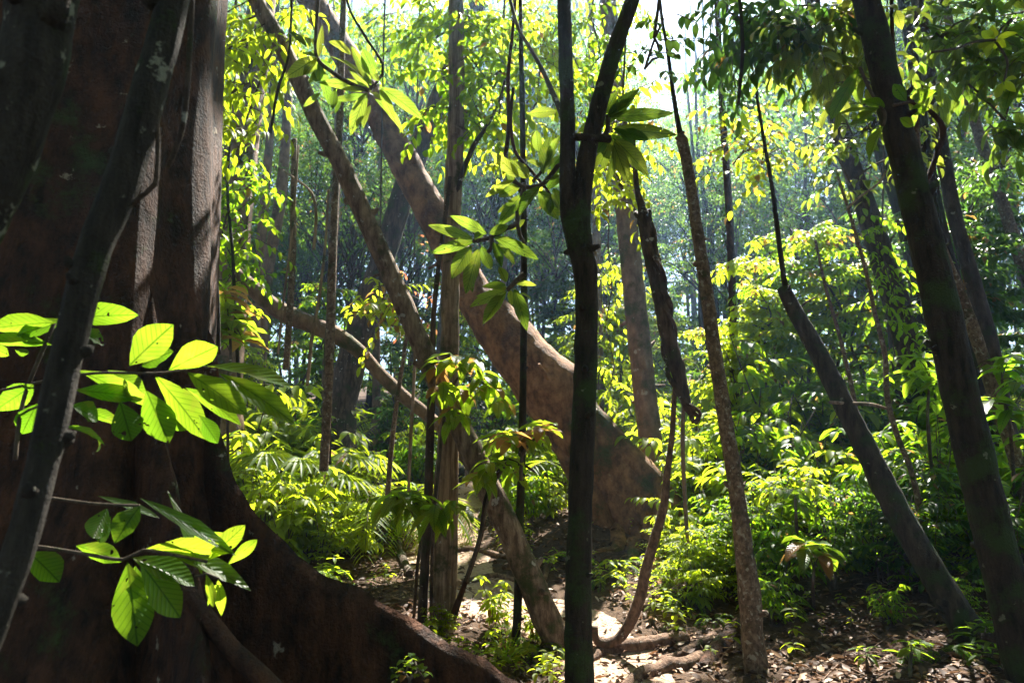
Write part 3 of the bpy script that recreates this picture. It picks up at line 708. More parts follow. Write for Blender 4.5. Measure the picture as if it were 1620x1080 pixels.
vine('dark twig hanging from the canopy over the hazy gap', [(1168, 165, 5), (1172, 120, 6), (1175, 80, 6), (1172, 20, 6), (1165, -40, 5)], 5.6, 'dark')
vine('reddish vine dropping behind the big dark tilted trunk', [(1462, 300, 9), (1480, 250, 9), (1492, 205, 10), (1470, 175, 8), (1440, 160, 7), (1420, 120, 7), (1412, 60, 6), (1410, -40, 6)], 5.6, 'red')
vine('thin bare wand crossing the dark bank beside the snag', [(1470, 880, 11), (1455, 800, 10), (1440, 740, 9), (1420, 690, 9), (1404, 630, 9), (1400, 560, 8), (1385, 500, 7), (1370, 430, 6), (1345, 340, 5), (1325, 280, 4)], 7.2, 'spot')
vine('second wand stem nearer the snag top', [(1362, 690, 7), (1345, 600, 7), (1325, 520, 6), (1305, 450, 5), (1290, 380, 4)], 7.6, 'spot')
vine('horizontal bare twig snapped across the snag', [(1312, 636, 5), (1345, 638, 6), (1380, 640, 6), (1402, 646, 5)], 6.5, 'pale')
vine('arched thin white twig crossing before the dark trunk', [(1340, 330, 4), (1362, 310, 4), (1390, 290, 4), (1402, 270, 4)], 5.4, 'pale')
vine('bare sapling stem rising diagonally from behind the buttress ridge', [(716, 970, 8), (742, 905, 8), (762, 840, 8), (768, 790, 7), (786, 750, 6), (805, 725, 5), (845, 745, 4)], 6.4, 'red')
vine('dark vine hanging close along the buttressed trunk', [(346, 560, 7), (344, 470, 7), (336, 380, 6), (330, 240, 6), (335, 120, 6), (330, -30, 5)], 5.4, 'dark')
vine('thin dark stem beside the vine-clad trunk', [(378, 600, 6), (372, 500, 6), (368, 400, 5), (360, 300, 5), (366, 200, 4)], 7.4, 'dark')
vine('fine dark stem crossing the hazy middle', [(1088, 860, 6), (1082, 760, 7), (1080, 690, 7), (1082, 640, 6)], 8.2, 'tan')

# ---------------------------------------------------------------- near plants with hand-placed leaves
def placed(name, label, cat, leaves, twigs, org, k, Y, leafm='leaf_b', shape='obo', droop=.35, jit=.10, group=None, extra=True, tw='twig', tilt=.38, kind='hi'):
    root = thing(name, P(org[0] + leaves[0][0] / k, org[1] + leaves[0][1] / k, Y), label, cat, group)
    lv = Leaves()
    for i, q in enumerate(leaves):
        x0, y0, x1, y1, w = q[:5]; r = max(0, min(.98, (q[5] if len(q) > 5 else .6) * 1.0 - .12 + RND.uniform(-.15, .15)))
        a = P(org[0] + x0 / k, org[1] + y0 / k, Y + RND.uniform(-.03, .03))
        b = P(org[0] + x1 / k, org[1] + y1 / k, Y + RND.uniform(-jit, jit))
        d = b - a; L = d.length * 1.03; W = w / k * Y * 1.02 / 1080 * (1.02 if shape == 'obo' else .95)
        dr = droop * RND.uniform(.4, 1.4)
        view = (Vector((0, 0, EYE)) - a).normalized()
        up = (view * -(1 - tilt) * RND.choice([1, 1, 1, -1]) + Vector((0, .25, 1)) * tilt + rdir() * .25).normalized()
        # start a little above the chord so that the drooping leaf still ends at its tip
        d = d.normalized()
        side = d.cross(up).normalized(); nr = side.cross(d)
        d = (d * math.cos(dr * .5) + nr * math.sin(dr * .5)).normalized()
        lv.add(a, d, nr, L, W, dr, RND.uniform(.10, .28), r)
        if extra and i % 2 == 0:
            o_ = Vector((RND.uniform(-.06, .06), RND.uniform(.04, .14), RND.uniform(-.07, .03)))
            lv.add(a + o_, (d + rdir() * .55).normalized(), (nr + rdir() * .5).normalized(), L * RND.uniform(.6, .9), W * RND.uniform(.6, .9), dr * 1.4, RND.uniform(.1, .35), RND.uniform(0, .5))
    MB().leaves(lv, kind, shape, 0, wave=.05).build('leaves', leafm, root, at=root.location)
    if twigs:
        mb = MB()
        for tpts, w in twigs:
            ps = [P(org[0] + x / k, org[1] + y / k, Y + .01) for x, y in tpts]
            mb.tube(ps, [w * .5 * Y / 1080 / (1 + .25 * i / len(ps)) for i in range(len(ps))], 8, 0, .08, .03)
        mb.build('twig', tw, root, at=root.location)
    return root
placed('broadleaf_sapling', 'sunlit big-leaved sapling branch spread before the buttressed trunk', 'plant',
  [(690, 400, 920, 185, 190), (900, 425, 1155, 300, 150), (825, 450, 1090, 785, 165, .7), (1000, 435, 1315, 660, 150, .9), (1080, 400, 1555, 525, 160, .95), (1170, 440, 1565, 705, 140, .6),
   (780, 530, 900, 805, 165, .2), (640, 590, 700, 795, 150, .0), (400, 420, 805, 625, 125, .5), (300, 150, 728, 130, 140, .3), (300, 170, -60, 205, 115, .6), (280, 290, -80, 270, 95, .1),
   (400, 530, 740, 570, 110, .0), (380, 610, 520, 690, 130, .2), (340, 720, 555, 825, 60, .4), (1060, 660, 1160, 810, 90, .1), (-60, 290, 45, 345, 60, .7), (180, 500, -30, 640, 130, .1), (200, 600, 120, 760, 120, .0), (420, 215, 550, 290, 110, .2)],
  [([(-120, 560), (60, 520), (300, 470), (500, 440), (670, 438), (820, 440), (1000, 425), (1090, 402)], 5), ([(80, 900), (110, 650), (160, 480), (290, 170)], 7), ([(110, 650), (250, 600), (420, 520)], 4)], (0, 460), 3.375, 2.25)
placed('broadleaf_sapling', 'lower big-leaved branch with torn glossy leaves in front of the buttress', 'plant',
  [(720, 410, 1160, 425, 115, .95), (800, 415, 1250, 612, 110, .6), (700, 150, 1172, 432, 85, .0), (490, 140, 792, 248, 55, .0), (640, 470, 690, 885, 175, .1), (380, 390, 605, 470, 100, .0), (660, 450, 970, 590, 150, .4),
   (700, 470, 900, 745, 140, .2), (1040, 465, 1228, 290, 90, .9), (1035, 530, 1070, 695, 45, .9), (1095, 560, 1112, 738, 50, 1.), (140, 420, 295, 570, 140, .0), (540, 200, 470, 350, 110, .0), (705, 190, 580, 375, 120, .0)],
  [([(60, 380), (230, 400), (420, 430), (620, 460), (720, 413), (900, 440), (1040, 470)], 6), ([(250, 150), (480, 180), (700, 188)], 5), ([(980, 545), (1040, 530), (1100, 555)], 4)], (0, 740), 3.176, 2.35)
placed('leafy_branch', 'hanging whorl of long leaves before the two slanting trunks', 'branch',
  [(840, 640, 690, 1042, 155, .5), (960, 600, 1105, 905, 105, .4), (960, 590, 1365, 892, 165, .2), (830, 620, 600, 612, 70, .9), (860, 590, 380, 545, 120, .5), (870, 580, 490, 300, 115, .9), (885, 580, 690, 200, 110, .3),
   (690, 275, 480, 160, 125, .9), (920, 470, 800, 220, 135, .0), (870, 640, 970, 710, 80, .9), (370, 310, 70, 500, 165, .8), (370, 320, 240, 470, 110, .6), (380, 320, 505, 440, 90, .1), (385, 300, 420, 0, 75, .9), (370, 300, 225, 275, 70, .1),
   (380, 380, 480, 750, 130, .1), (540, 600, 520, 790, 90, .3), (400, 640, 240, 775, 65, .5), (380, 350, 390, 530, 100, .1), (100, 60, 275, 210, 100, .1), (310, 130, 385, 210, 70, .8)],
  [([(860, 620), (700, 560), (520, 450), (375, 320), (360, 100), (380, -260)], 8), ([(870, 600), (925, 565)], 8)], (440, 40), 6.0, 4.4, leafm='leaf_m', shape='ell', droop=.4)
placed('leafy_branch', 'drooping leaf cluster hung across the peeling pole trunk', 'branch',
  [(430, 285, 85, 178, 92, .6), (540, 248, 260, 108, 105, .3), (440, 300, 100, 397, 98, .4), (420, 340, 270, 592, 145, .5), (480, 360, 380, 705, 135, .4), (500, 340, 577, 522, 95, .3), (590, 270, 938, 443, 125, .4), (590, 310, 655, 502, 85, .0),
   (560, 245, 708, 180, 85, .3), (520, 240, 445, 285, 80, .2), (780, 45, 630, 190, 95, .4)],
  [([(780, 40), (775, 160), (690, 205), (600, 260), (510, 290), (430, 300)], 9), ([(775, 160), (800, 260), (830, 320)], 7), ([(575, 260), (580, 350), (550, 390)], 8)], (660, 320), 4.909, 4.5, leafm='leaf_m', shape='ell', droop=.5)
placed('leafy_branch', 'small lowest whorl of six leaves against the leaning trunk', 'branch',
  [(690, 690, 410, 812, 105, .6), (695, 690, 513, 942, 115, .5), (690, 640, 508, 655, 65, .2), (690, 620, 632, 500, 85, .4), (760, 635, 925, 645, 62, .5), (755, 670, 852, 992, 115, .0), (720, 680, 735, 800, 60, .8)],
  [([(830, 555), (780, 600), (700, 680)], 9)], (660, 320), 4.909, 4.5, leafm='leaf_m', shape='ell', droop=.5)
placed('leafy_branch', 'ragged leaf cluster just beside the left limb of the forked trunk', 'branch',
  [(380, 660, 172, 472, 105, .9), (455, 660, 308, 530, 105, .8), (340, 680, 132, 808, 72, .8), (390, 725, 228, 803, 85, .4), (400, 790, 235, 995, 105, .3), (540, 730, 388, 945, 135, .2), (530, 760, 672, 972, 135, .3), (560, 690, 700, 655, 90, .5),
   (560, 640, 610, 360, 125, .5), (545, 590, 440, 540, 65, .9), (640, 740, 690, 905, 95, .4), (600, 560, 690, 350, 110, .4), (620, 600, 690, 500, 90, .1), (450, 190, 660, 170, 90, .6), (530, 480, 510, 310, 90, .6)],
  [([(700, 530), (620, 640), (540, 720), (420, 730), (340, 690)], 9), ([(420, 730), (400, 800)], 8), ([(480, 690), (560, 600), (640, 420)], 6)], (740, 140), 4.697, 4.35, leafm='leaf_m', shape='ell', droop=.45)
placed('leafy_branch', 'large spotted leaf rosette perched on the fork\'s tilted limb', 'branch',
  [(1070, 300, 1545, 345, 125, .8), (1050, 215, 1535, 185, 115, .5), (1130, 320, 1345, 382, 95, .0), (1080, 370, 1335, 645, 140, .9), (1070, 380, 1192, 695, 125, .8), (1060, 390, 955, 625, 115, .8), (1040, 370, 955, 475, 85, .2), (1080, 300, 1235, 412, 75, .0),
   (1040, 205, 1235, 75, 105, .4), (1040, 220, 1270, 10, 115, .2), (1000, 215, 815, 335, 80, .7), (1090, 370, 1185, 560, 65, .1), (1020, 190, 1110, 20, 90, .3), (990, 180, 880, 60, 80, .3)],
  [([(960, 370), (1010, 368), (1060, 372)], 16), ([(1010, 368), (1040, 300), (1040, 200)], 10)], (740, 140), 4.697, 4.3, leafm='leaf_m', shape='ell', droop=.4)
placed('leafy_branch', 'few long green leaves sprouting on the big dark tilted trunk', 'branch',
  [(840, 320, 703, 568, 75, .3), (920, 525, 735, 545, 75, .6), (930, 510, 800, 595, 65, .6), (950, 600, 888, 755, 75, .7), (1100, 480, 1208, 430, 70, .6), (1030, 560, 1090, 600, 50, .6), (960, 510, 860, 480, 60, .4), (1060, 480, 1000, 400, 60, .2)],
  [([(840, 320), (900, 450), (960, 540), (950, 600)], 6), ([(1000, 500), (1100, 480)], 6)], (1080, 0), 3.0, 4.85, leafm='leaf_b', shape='ell', droop=.5)
placed('leafy_branch', 'pale five-leaved twig high before the right trees', 'branch',
  [(1490, 190, 1590, 158, 40, 1.), (1490, 190, 1535, 225, 45, 1.), (1480, 180, 1470, 120, 50, .9), (1480, 190, 1420, 150, 50, .6), (1470, 200, 1410, 235, 70, .8), (1480, 205, 1440, 275, 60, .7), (1530, 385, 1580, 435, 40, 1.), (1520, 390, 1490, 465, 40, .9), (1530, 380, 1585, 375, 35, .8)],
  [([(1480, 190), (1380, 200), (1300, 230), (1180, 250)], 5), ([(1480, 190), (1540, 290), (1525, 385)], 4)], (1080, 0), 3.0, 5.4, leafm='leaf_y', shape='ell', droop=.5)

# leaf masses that droop into the top of the view, built as branches with alternate leaves
def bough(label, tips, Y, L, W, leafm, nl=9, droop=.9, shape='lan', length=.6, cnt=5, rb=None, kind='mid', down=.6):
    cnt = int(cnt * 1.7); L *= 1.15; W *= 1.2
    """tips: pixel points round which leafy twigs hang"""
    root = thing('leafy_bough', P(tips[0][0], tips[0][1], Y), label, 'branch'); lv = Leaves(); tb = []
    for (x, y) in tips:
        for c in range(cnt):
            p = P(x + RND.uniform(-28, 28), y + RND.uniform(-26, 26), Y + RND.uniform(-.5, .5))
            d = Vector((RND.uniform(-1, 1), RND.uniform(-1, .6), RND.uniform(-down, .35)))
            spray(lv, tb, p, d, length * RND.uniform(.6, 1.2), nl, L, W, droop, .006, rbase=rb, sag=.6)
    MB().leaves(lv, kind, shape, 0, .04).build('leaves', leafm, root, at=root.location)
    mb = MB()
    for a, b in tb: mb.tube(a, b, 5)
    for (x, y), (x2, y2) in zip(tips, tips[1:]): mb.tube([P(x, y, Y), P((x + x2) / 2, (y + y2) / 2 - 6, Y), P(x2, y2, Y)], [.012, .012, .009], 6, 0, .1, .1)
    mb.tube([P(tips[0][0], tips[0][1], Y), P(tips[0][0] + 10, min(tips[0][1] - 80, -20), Y), P(tips[0][0] + 30, -200, Y)], [.014, .016, .02], 6, 0, .1, .1)
    mb.build('twig', 'twig', root, at=root.location)
    return root
bough('dark drooping bough of long leaves beside the white sky gap', [(1150, 20), (1180, 40), (1210, 25), (1250, 30), (1165, 75), (1205, 70), (1245, 65)], 6.2, .20, .065, 'leaf_d', 8, 1.3, down=1.0)
bough('green bough of broad leaves over the hazy bank trunks', [(1290, 20), (1320, 60), (1305, 90), (1340, 30), (1330, 110), (1280, 60)], 6.0, .19, .075, 'leaf_m', 7, 1.0, shape='ell')
bough('shadowed leafy bough above the paired trunks', [(1450, 40), (1490, 60), (1530, 30), (1570, 70), (1600, 30), (1560, 120), (1610, 130), (1590, 190), (1500, 110)], 6.4, .20, .08, 'leaf_m', 7, .9, shape='ell', rb=.25)
bough('small-leaved bough crowning the peeling pole trunk', [(720, 20), (690, 60), (760, 30), (700, 110), (790, 60), (750, 110), (680, 20), (780, 140), (810, 100), (735, 165), (770, 190), (700, 170)], 7.2, .13, .06, 'leaf', 9, .8, shape='ell', cnt=7)
bough('bright small-leaved bough just above the leaf cluster by the fork', [(790, 190), (830, 210), (850, 160), (860, 60), (870, 110), (830, 20), (775, 240)], 7.8, .12, .055, 'leaf_y', 9, .8, shape='ell', cnt=6)
bough('thin-leaved bough crossing the white sky gap', [(1035, 60), (1045, 90), (1020, 110), (1050, 30)], 5.6, .10, .05, 'leaf_d', 5, .8, shape='ell', cnt=2, length=.4)
bough('yellow-green bough hanging against the vine-clad trunk', [(370, 30), (350, 90), (395, 60), (365, 150), (400, 130), (350, 60), (420, 20), (440, 60), (390, 190)], 6.6, .16, .05, 'leaf_y', 9, 1.2, cnt=5, rb=.4)
bough('airy yellow bough before the hazy trunk with a strip', [(1140, 190), (1165, 215), (1190, 235), (1160, 260), (1215, 200), (1205, 260), (1235, 235)], 8.5, .13, .06, 'leaf_y', 7, .7, shape='ell', cnt=4, rb=.8)
bough('bright leaf spray behind the forked limbs', [(985, 160), (1000, 215), (970, 270), (985, 300), (950, 260)], 8.2, .15, .06, 'leaf_y', 8, .9, shape='ell', cnt=5, rb=.75)
bough('reddish-leaved spray in the hazy distance behind the leaning trunk', [(655, 430), (640, 470), (670, 480), (650, 510)], 12.5, .10, .045, 'leaf_red', 6, .8, shape='ell', cnt=2)
bough('leafy climber tuft clothing the foot of the vine-clad trunk', [(350, 260), (365, 320), (350, 380), (372, 420), (345, 470), (390, 360), (400, 260), (380, 300)], 8.2, .13, .06, 'leaf', 8, .9, shape='ell', cnt=6)
bough('green climber tuft clothing the thick brown bank trunk', [(1395, 400), (1415, 450), (1425, 500), (1440, 560), (1410, 480), (1450, 600), (1380, 350), (1420, 590)], 9.9, .13, .06, 'leaf', 8, .9, shape='ell', cnt=4, rb=.4)
bough('thin green bough across the high bank trunks', [(1330, 180), (1355, 230), (1380, 190), (1410, 250), (1345, 290), (1310, 230), (1440, 190)], 8.0, .14, .06, 'leaf_m', 7, .9, shape='ell', cnt=4)
bough('bright leaf column between the forked trunk and upright mossy trunk', [(962, 400), (968, 460), (958, 520), (972, 580), (962, 640), (955, 690), (985, 640)], 12.2, .14, .06, 'leaf_y', 8, .9, shape='ell', cnt=4, rb=.7)
bough('small green bough between the two limbs of the forked trunk', [(935, 30), (950, 90), (925, 130), (880, 40), (865, 100)], 9.0, .12, .055, 'leaf', 8, .9, shape='ell', cnt=5)
bough('high leafy bough closing the sky over the peeling pole and slanting trunks', [(520, 10), (570, 45), (630, 20), (660, 70), (600, 90), (690, 40), (540, 80), (480, 30)], 13.0, .17, .075, 'leaf', 9, .8, shape='ell', cnt=7, length=1.0, rb=.4)
bough('high leafy bough closing the sky behind the limbs of the forked trunk', [(760, 15), (820, 35), (880, 10), (850, 70), (930, 30), (960, 70), (990, 20), (790, 80), (925, 100)], 13.5, .17, .075, 'leaf', 9, .8, shape='ell', cnt=7, length=1.0, rb=.4)
bough('high dim bough over the hazy gap beside the dark drooping bough', [(1120, 110), (1160, 140), (1210, 120), (1260, 150), (1290, 110), (1240, 100), (1180, 170)], 13.0, .16, .07, 'leaf_d', 9, .8, shape='ell', cnt=6, length=1.0)
bough('yellow leaf spray before the tilted brown trunk', [(600, 470), (620, 490), (600, 505), (628, 470)], 9.6, .14, .06, 'leaf_y', 8, .8, shape='ell', cnt=4, rb=.85)

# whorled saplings beside the trail
def whorl(lv, p, n, L, W, elev=-.1, droop=.7, rb=None, up=Vector((0, 0, 1)), spin=None):
    a0 = RND.uniform(0, 6.28) if spin is None else spin
    for i in range(n):
        a = a0 + i * 2.4; e = elev + RND.uniform(-.35, .3)
        d = Vector((math.cos(a) * math.cos(e), math.sin(a) * math.cos(e), math.sin(e)))
        lv.add(Vector(p) + Vector((0, 0, .012 * i)), d, (Vector((0, 0, 1)) + rdir() * .25).normalized(), L * RND.uniform(.75, 1.15), W * RND.uniform(.85, 1.1), droop * RND.uniform(.5, 1.5), .18,
               None if rb is None else max(0, min(1, rb + RND.uniform(-.3, .3))))
def whorl_sapling(label, base, stem, nodes, Y, leafm, L, W, n=7, rb=None, elev=-.15, droop=.8, stemw=6, name='whorled_sapling', kind='hi'):
    """stem: pixel spine from the foot; nodes: pixel points where whorls sit, tied to the stem by twigs"""
    if Y > 5.8 and L < .26: L *= 1.3; W *= 1.35; n += 2; W *= 1.12
    root = thing(name, base, label, 'sapling'); mb = MB(); lv = Leaves()
    ps = [Vector(base)] + [P(x, y, Y) for x, y in stem]
    mb.tube(ps, [stemw * .5 * Y / 1080 * (1 - .5 * i / len(ps)) for i in range(len(ps))], 8, 0, .1, .05)
    for (x, y) in nodes:
        q = P(x, y, Y + RND.uniform(-.25, .25)); s = min(ps, key=lambda t: (t - q).length)
        mb.tube([s, s.lerp(q, .5) + Vector((0, 0, .04)), q], [.006, .005, .004], 6, res=.05)
        whorl(lv, q, n, L, W, elev, droop, rb)
    MB().leaves(lv, kind, 'ell', 0, .05).build('leaves', leafm, root, at=root.location)
    mb.build('stem', 'twig', root, at=root.location); return root
whorl_sapling('glowing yellow-green sapling of drooping whorls against the peeling pole', G(682, 985), [(684, 860), (692, 760), (700, 680), (712, 620), (730, 590)], [(690, 585), (715, 575), (745, 580), (765, 600), (700, 620), (735, 625), (775, 615), (790, 640), (720, 660)], 6.4, 'leaf_b', .20, .072, 7, rb=.8, elev=-.3, droop=.9)
whorl_sapling('sapling with a few pale leaves on the wand-thin straight stem', P(824, 760, 6.2), [(826, 720), (835, 705), (850, 690)], [(850, 690), (832, 700), (860, 682), (805, 700)], 6.2, 'leaf_b', .19, .065, 6, rb=.9, elev=-.1)
whorl_sapling('sapling with long drooping leaves and one dry brown leaf before the peeling pole', G(655, 975), [(660, 900), (665, 850), (650, 805), (630, 790)], [(625, 795), (650, 790), (690, 815), (665, 800), (610, 800), (720, 810)], 6.0, 'leaf_b', .23, .07, 7, rb=.6, elev=-.2, droop=1.0)
whorl_sapling('small sapling leaning over the slanting trunk with pointed leaves', G(716, 990), [(742, 905), (762, 840), (775, 780), (800, 735)], [(775, 740), (800, 730), (815, 750), (790, 700), (760, 760)], 6.3, 'leaf_b', .20, .065, 6, rb=.7, elev=-.2, droop=.9)
whorl_sapling('broad-leaved seedling glowing on the bank before the snag', G(1288, 960), [(1286, 930), (1288, 900)], [(1290, 890), (1300, 880), (1275, 870)], 6.6, 'leaf_b', .23, .085, 6, rb=.85, elev=.15, droop=.8)
whorl_sapling('pale-tipped seedling upright at the grassy tuft beside the freckled trunk', G(1262, 880), [(1260, 830), (1258, 790)], [(1258, 785), (1262, 800)], 7.2, 'leaf_b', .20, .06, 6, rb=.6)
whorl_sapling('dark-leaved seedling in leaf litter at the foot of the snag', G(1440, 1075), [(1440, 1050), (1442, 1030)], [(1442, 1030), (1432, 1045)], 5.4, 'leaf_b', .17, .055, 7, rb=.5, elev=.1)
whorl_sapling('low dark seedling tucked under the big tilted trunk', G(1560, 1050), [(1560, 1020), (1558, 1000)], [(1540, 1010), (1565, 1000), (1550, 1040), (1585, 1030)], 5.6, 'leaf_b', .22, .05, 8, rb=.3, elev=.3, name='whorled_sapling')
whorl_sapling('tiny bright seedling alone on the brown leaf litter', G(1372, 1062), [(1372, 1050), (1371, 1043)], [(1371, 1042)], 5.3, 'leaf_b', .14, .035, 8, rb=.6, elev=.25)
whorl_sapling('big-leaved sapling reaching between the snag and dark tilted trunk', G(1480, 800), [(1470, 700), (1468, 640), (1472, 600)], [(1470, 590), (1450, 600), (1490, 610), (1480, 640), (1455, 570)], 6.9, 'leaf_b', .30, .11, 7, rb=.35, elev=.0)
whorl_sapling('big-leaved sapling dim at the right picture edge', G(1610, 860), [(1600, 700), (1590, 640), (1585, 600)], [(1585, 590), (1610, 610), (1600, 570), (1570, 640), (1600, 660)], 6.6, 'leaf_b', .30, .11, 7, rb=.25, elev=.0)
whorl_sapling('young broad-leaved plant crowding the edge of the buttressed trunk', G(362, 790), [(360, 640), (365, 560), (362, 510)], [(360, 500), (370, 520), (355, 470), (385, 540), (350, 540)], 6.6, 'leaf_b', .24, .09, 7, rb=.85, elev=.1)
whorl_sapling('round-leaved seedling sprouting over the buttress ridge', P(648, 1075, 3.4) - Vector((0, 0, .3)), [(648, 1075), (652, 1060)], [(650, 1055), (662, 1065), (640, 1068), (628, 1080), (672, 1075)], 3.4, 'leaf_b', .045, .032, 6, rb=.75, elev=.3, stemw=4)

# ---------------------------------------------------------------- undergrowth kinds (one of each, then copies)
ZERO = Vector((0, 0, 0))
def shrub(seed, h, nstem, ntw, nl, L, W, leafm, shape, droop, spread=.5, kind='mid', rb=None, tl=.35):
    RND.seed(seed); root = thing('shrub', ZERO); lv = Leaves(); tb = []; mb = MB()
    for s in range(nstem):
        a = s * 2.4 + RND.uniform(-.3, .3); lean_ = spread * RND.uniform(.3, 1)
        hh = h * RND.uniform(.6, 1.0); pts = [Vector((math.cos(a) * .05, math.sin(a) * .05, -.15))]
        for i in range(1, 6):
            t = i / 5; pts.append(Vector((math.cos(a) * lean_ * hh * t ** 1.4 + RND.uniform(-.03, .03), math.sin(a) * lean_ * hh * t ** 1.4 + RND.uniform(-.03, .03), hh * t)))
        mb.tube(pts, [.011 * (1 - .13 * i) for i in range(6)], 6, res=.12)
        for k in range(ntw):
            t = RND.uniform(.22, 1) * 5; j = min(int(t), 4); p = pts[j].lerp(pts[j + 1], t - j)
            aa = RND.uniform(0, 6.28); d = Vector((math.cos(aa), math.sin(aa), RND.uniform(.0, .7)))
            spray(lv, tb, p, d, tl * RND.uniform(.6, 1.25), nl, L, W, droop, .004, rbase=rb, sag=.5)
    MB().leaves(lv, kind, shape).build('foliage', leafm, root)
    for a, b in tb: mb.tube(a, b, 4)
    mb.build('stem', 'twig', root); return root
def whorl_plant(seed, h, n, leafm, L, W):
    RND.seed(seed); root = thing('shrub', ZERO); lv = Leaves(); mb = MB()
    for s in range(n):
        a = s * 2.4; hh = h * RND.uniform(.45, 1); x, y = math.cos(a) * .28 * hh, math.sin(a) * .28 * hh
        pts = [Vector((x * .1, y * .1, -.15)), Vector((x * .4, y * .4, hh * .5)), Vector((x, y, hh))]
        mb.tube(pts, [.009, .007, .005], 6, res=.1)
        whorl(lv, pts[-1], 7, L, W, -.05, .8); whorl(lv, pts[1].lerp(pts[2], .55), 5, L, W, -.15, .8); whorl(lv, pts[1], 4, L, W, -.2, .8)
    MB().leaves(lv, 'mid', 'ell', 0, .04).build('foliage', leafm, root); mb.build('stem', 'twig', root); return root
def palm(seed, h, nf, leafm='palm', LL=.34, nleaf=26):
    RND.seed(seed); root = thing('palm', ZERO)
    for f in range(nf):
        lv = Leaves(); mb = MB()
        a = f * 2.4 + RND.uniform(-.2, .2); d = Vector((math.cos(a), math.sin(a), RND.uniform(1.0, 2.4))).normalized()
        q = Vector((0, 0, .02)); pts = [q.copy()]; m = 14
        for i in range(m):
            d = (d + Vector((0, 0, -.15 - .012 * i))).normalized(); q = q + d * (h / m); pts.append(q.copy())
        mb.tube(pts, [.012 * (1 - .85 * i / m) for i in range(m + 1)], 6, 1)
        for i in range(nleaf):
            t = (.22 + .78 * (i + .5) / nleaf) * m; k = min(int(t), m - 1); p = pts[k].lerp(pts[k + 1], t - k); dd = (pts[k + 1] - pts[k]).normalized()
            side = dd.cross(Vector((0, 0, 1))); side = side.normalized() if side.length > .05 else Vector((math.sin(a), -math.cos(a), 0))
            ll = LL * math.sin(math.pi * (.12 + .8 * (i + .5) / nleaf)) ** .6
            for s in (-1, 1):
                lv.add(p, (dd * .55 + side * s * .8 + Vector((0, 0, RND.uniform(-.05, .18)))).normalized(), Vector((0, 0, 1)) + side * s * -.2, ll * RND.uniform(.9, 1.05), .028, RND.uniform(.3, .8), .25)
        mb.leaves(lv, 'mid', 'strap').build('frond', [leafm, 'twig'], root)
    return root
def fan_palm(seed, nf, h=.9, Lf=.42):
    RND.seed(seed); root = thing('fan_palm', ZERO)
    for f in range(nf):
        lv = Leaves(); mb = MB()
        a = f * 2.4; d = Vector((math.cos(a) * .6, math.sin(a) * .6, RND.uniform(.8, 1.3))).normalized(); hh = h * RND.uniform(.6, 1.1)
        pts = [ZERO, d * hh * .5, d * hh + Vector((math.cos(a) * .1, math.sin(a) * .1, -.05))]; mb.tube(pts, [.008, .007, .005], 6, 1, res=.1)
        ax = Vector((math.cos(a), math.sin(a), -.15)).normalized(); up = Vector((math.cos(a) * .35, math.sin(a) * .35, 1)).normalized(); sd = ax.cross(up)
        for i in range(15):
            b = (i / 14 - .5) * 3.6; dd = ax * math.cos(b) + sd * math.sin(b)
            lv.add(pts[-1], dd, up, Lf * (1 - .12 * abs(b)), .075, .75, .45, RND.uniform(.5, 1))
        mb.leaves(lv, 'mid', 'strap').build('frond', ['palm', 'twig'], root)
    return root
def tuft(seed, n, L, W, leafm='leaf'):
    RND.seed(seed); root = thing('strap_leaf_plant', ZERO); lv = Leaves()
    for i in range(n):
        a = RND.uniform(0, 6.28); d = Vector((math.cos(a), math.sin(a), RND.uniform(.9, 3.0))).normalized()
        lv.add(Vector((math.cos(a) * .04, math.sin(a) * .04, -.03)), d, Vector((-math.cos(a), -math.sin(a), .6)), L * RND.uniform(.6, 1.1), W, -RND.uniform(-.3, -1.9), .3)
    MB().leaves(lv, 'hi', 'strap').build('leaves', leafm, root); return root
def young_tree(seed, h, leafm, L, W, nbr, shape='ell', droop=.8, cat='tree'):
    RND.seed(seed); root = thing('young_tree', ZERO); lv = Leaves(); mb = MB(); mc = MB()
    pts = [Vector((RND.uniform(-.12, .12) * i, RND.uniform(-.12, .12) * i, -.2 + (h + .2) * i / 5)) for i in range(6)]
    mb.tube(pts, [.042 * h / 4 * (1 - .16 * i) for i in range(6)], 9, 0, .1, .15)
    for b in range(nbr):
        t = RND.uniform(.28, 1) * 5; k = min(int(t), 4); p = pts[k].lerp(pts[k + 1], t - k); a = b * 2.4 + RND.uniform(-.4, .4)
        ln = h * .30 * (1.15 - .7 * t / 5) * RND.uniform(.7, 1.2); d = Vector((math.cos(a), math.sin(a), RND.uniform(.15, .7))).normalized()
        q = p.copy(); bp = [q.copy()]
        for i in range(5):
            d = (d + Vector((RND.uniform(-.2, .2), RND.uniform(-.2, .2), -.13))).normalized(); q = q + d * ln / 5; bp.append(q.copy())
        mc.tube(bp, [.013 * (1 - .17 * i) for i in range(6)], 5, 1)
        for i in range(9):
            u = RND.uniform(.25, 1) * 5; k2 = min(int(u), 4); pp = bp[k2].lerp(bp[k2 + 1], u - k2); a2 = RND.uniform(0, 6.28)
            spray(lv, None, pp, Vector((math.cos(a2), math.sin(a2), RND.uniform(-.2, .4))) + d * .5, RND.uniform(.25, .5), 9, L, W, droop, twig=False, rbase=RND.uniform(.2, .9))
    mb.build('trunk', 'brown', root); mc.leaves(lv, 'mid', shape, 0).build('crown', [leafm, 'twig'], root); return root

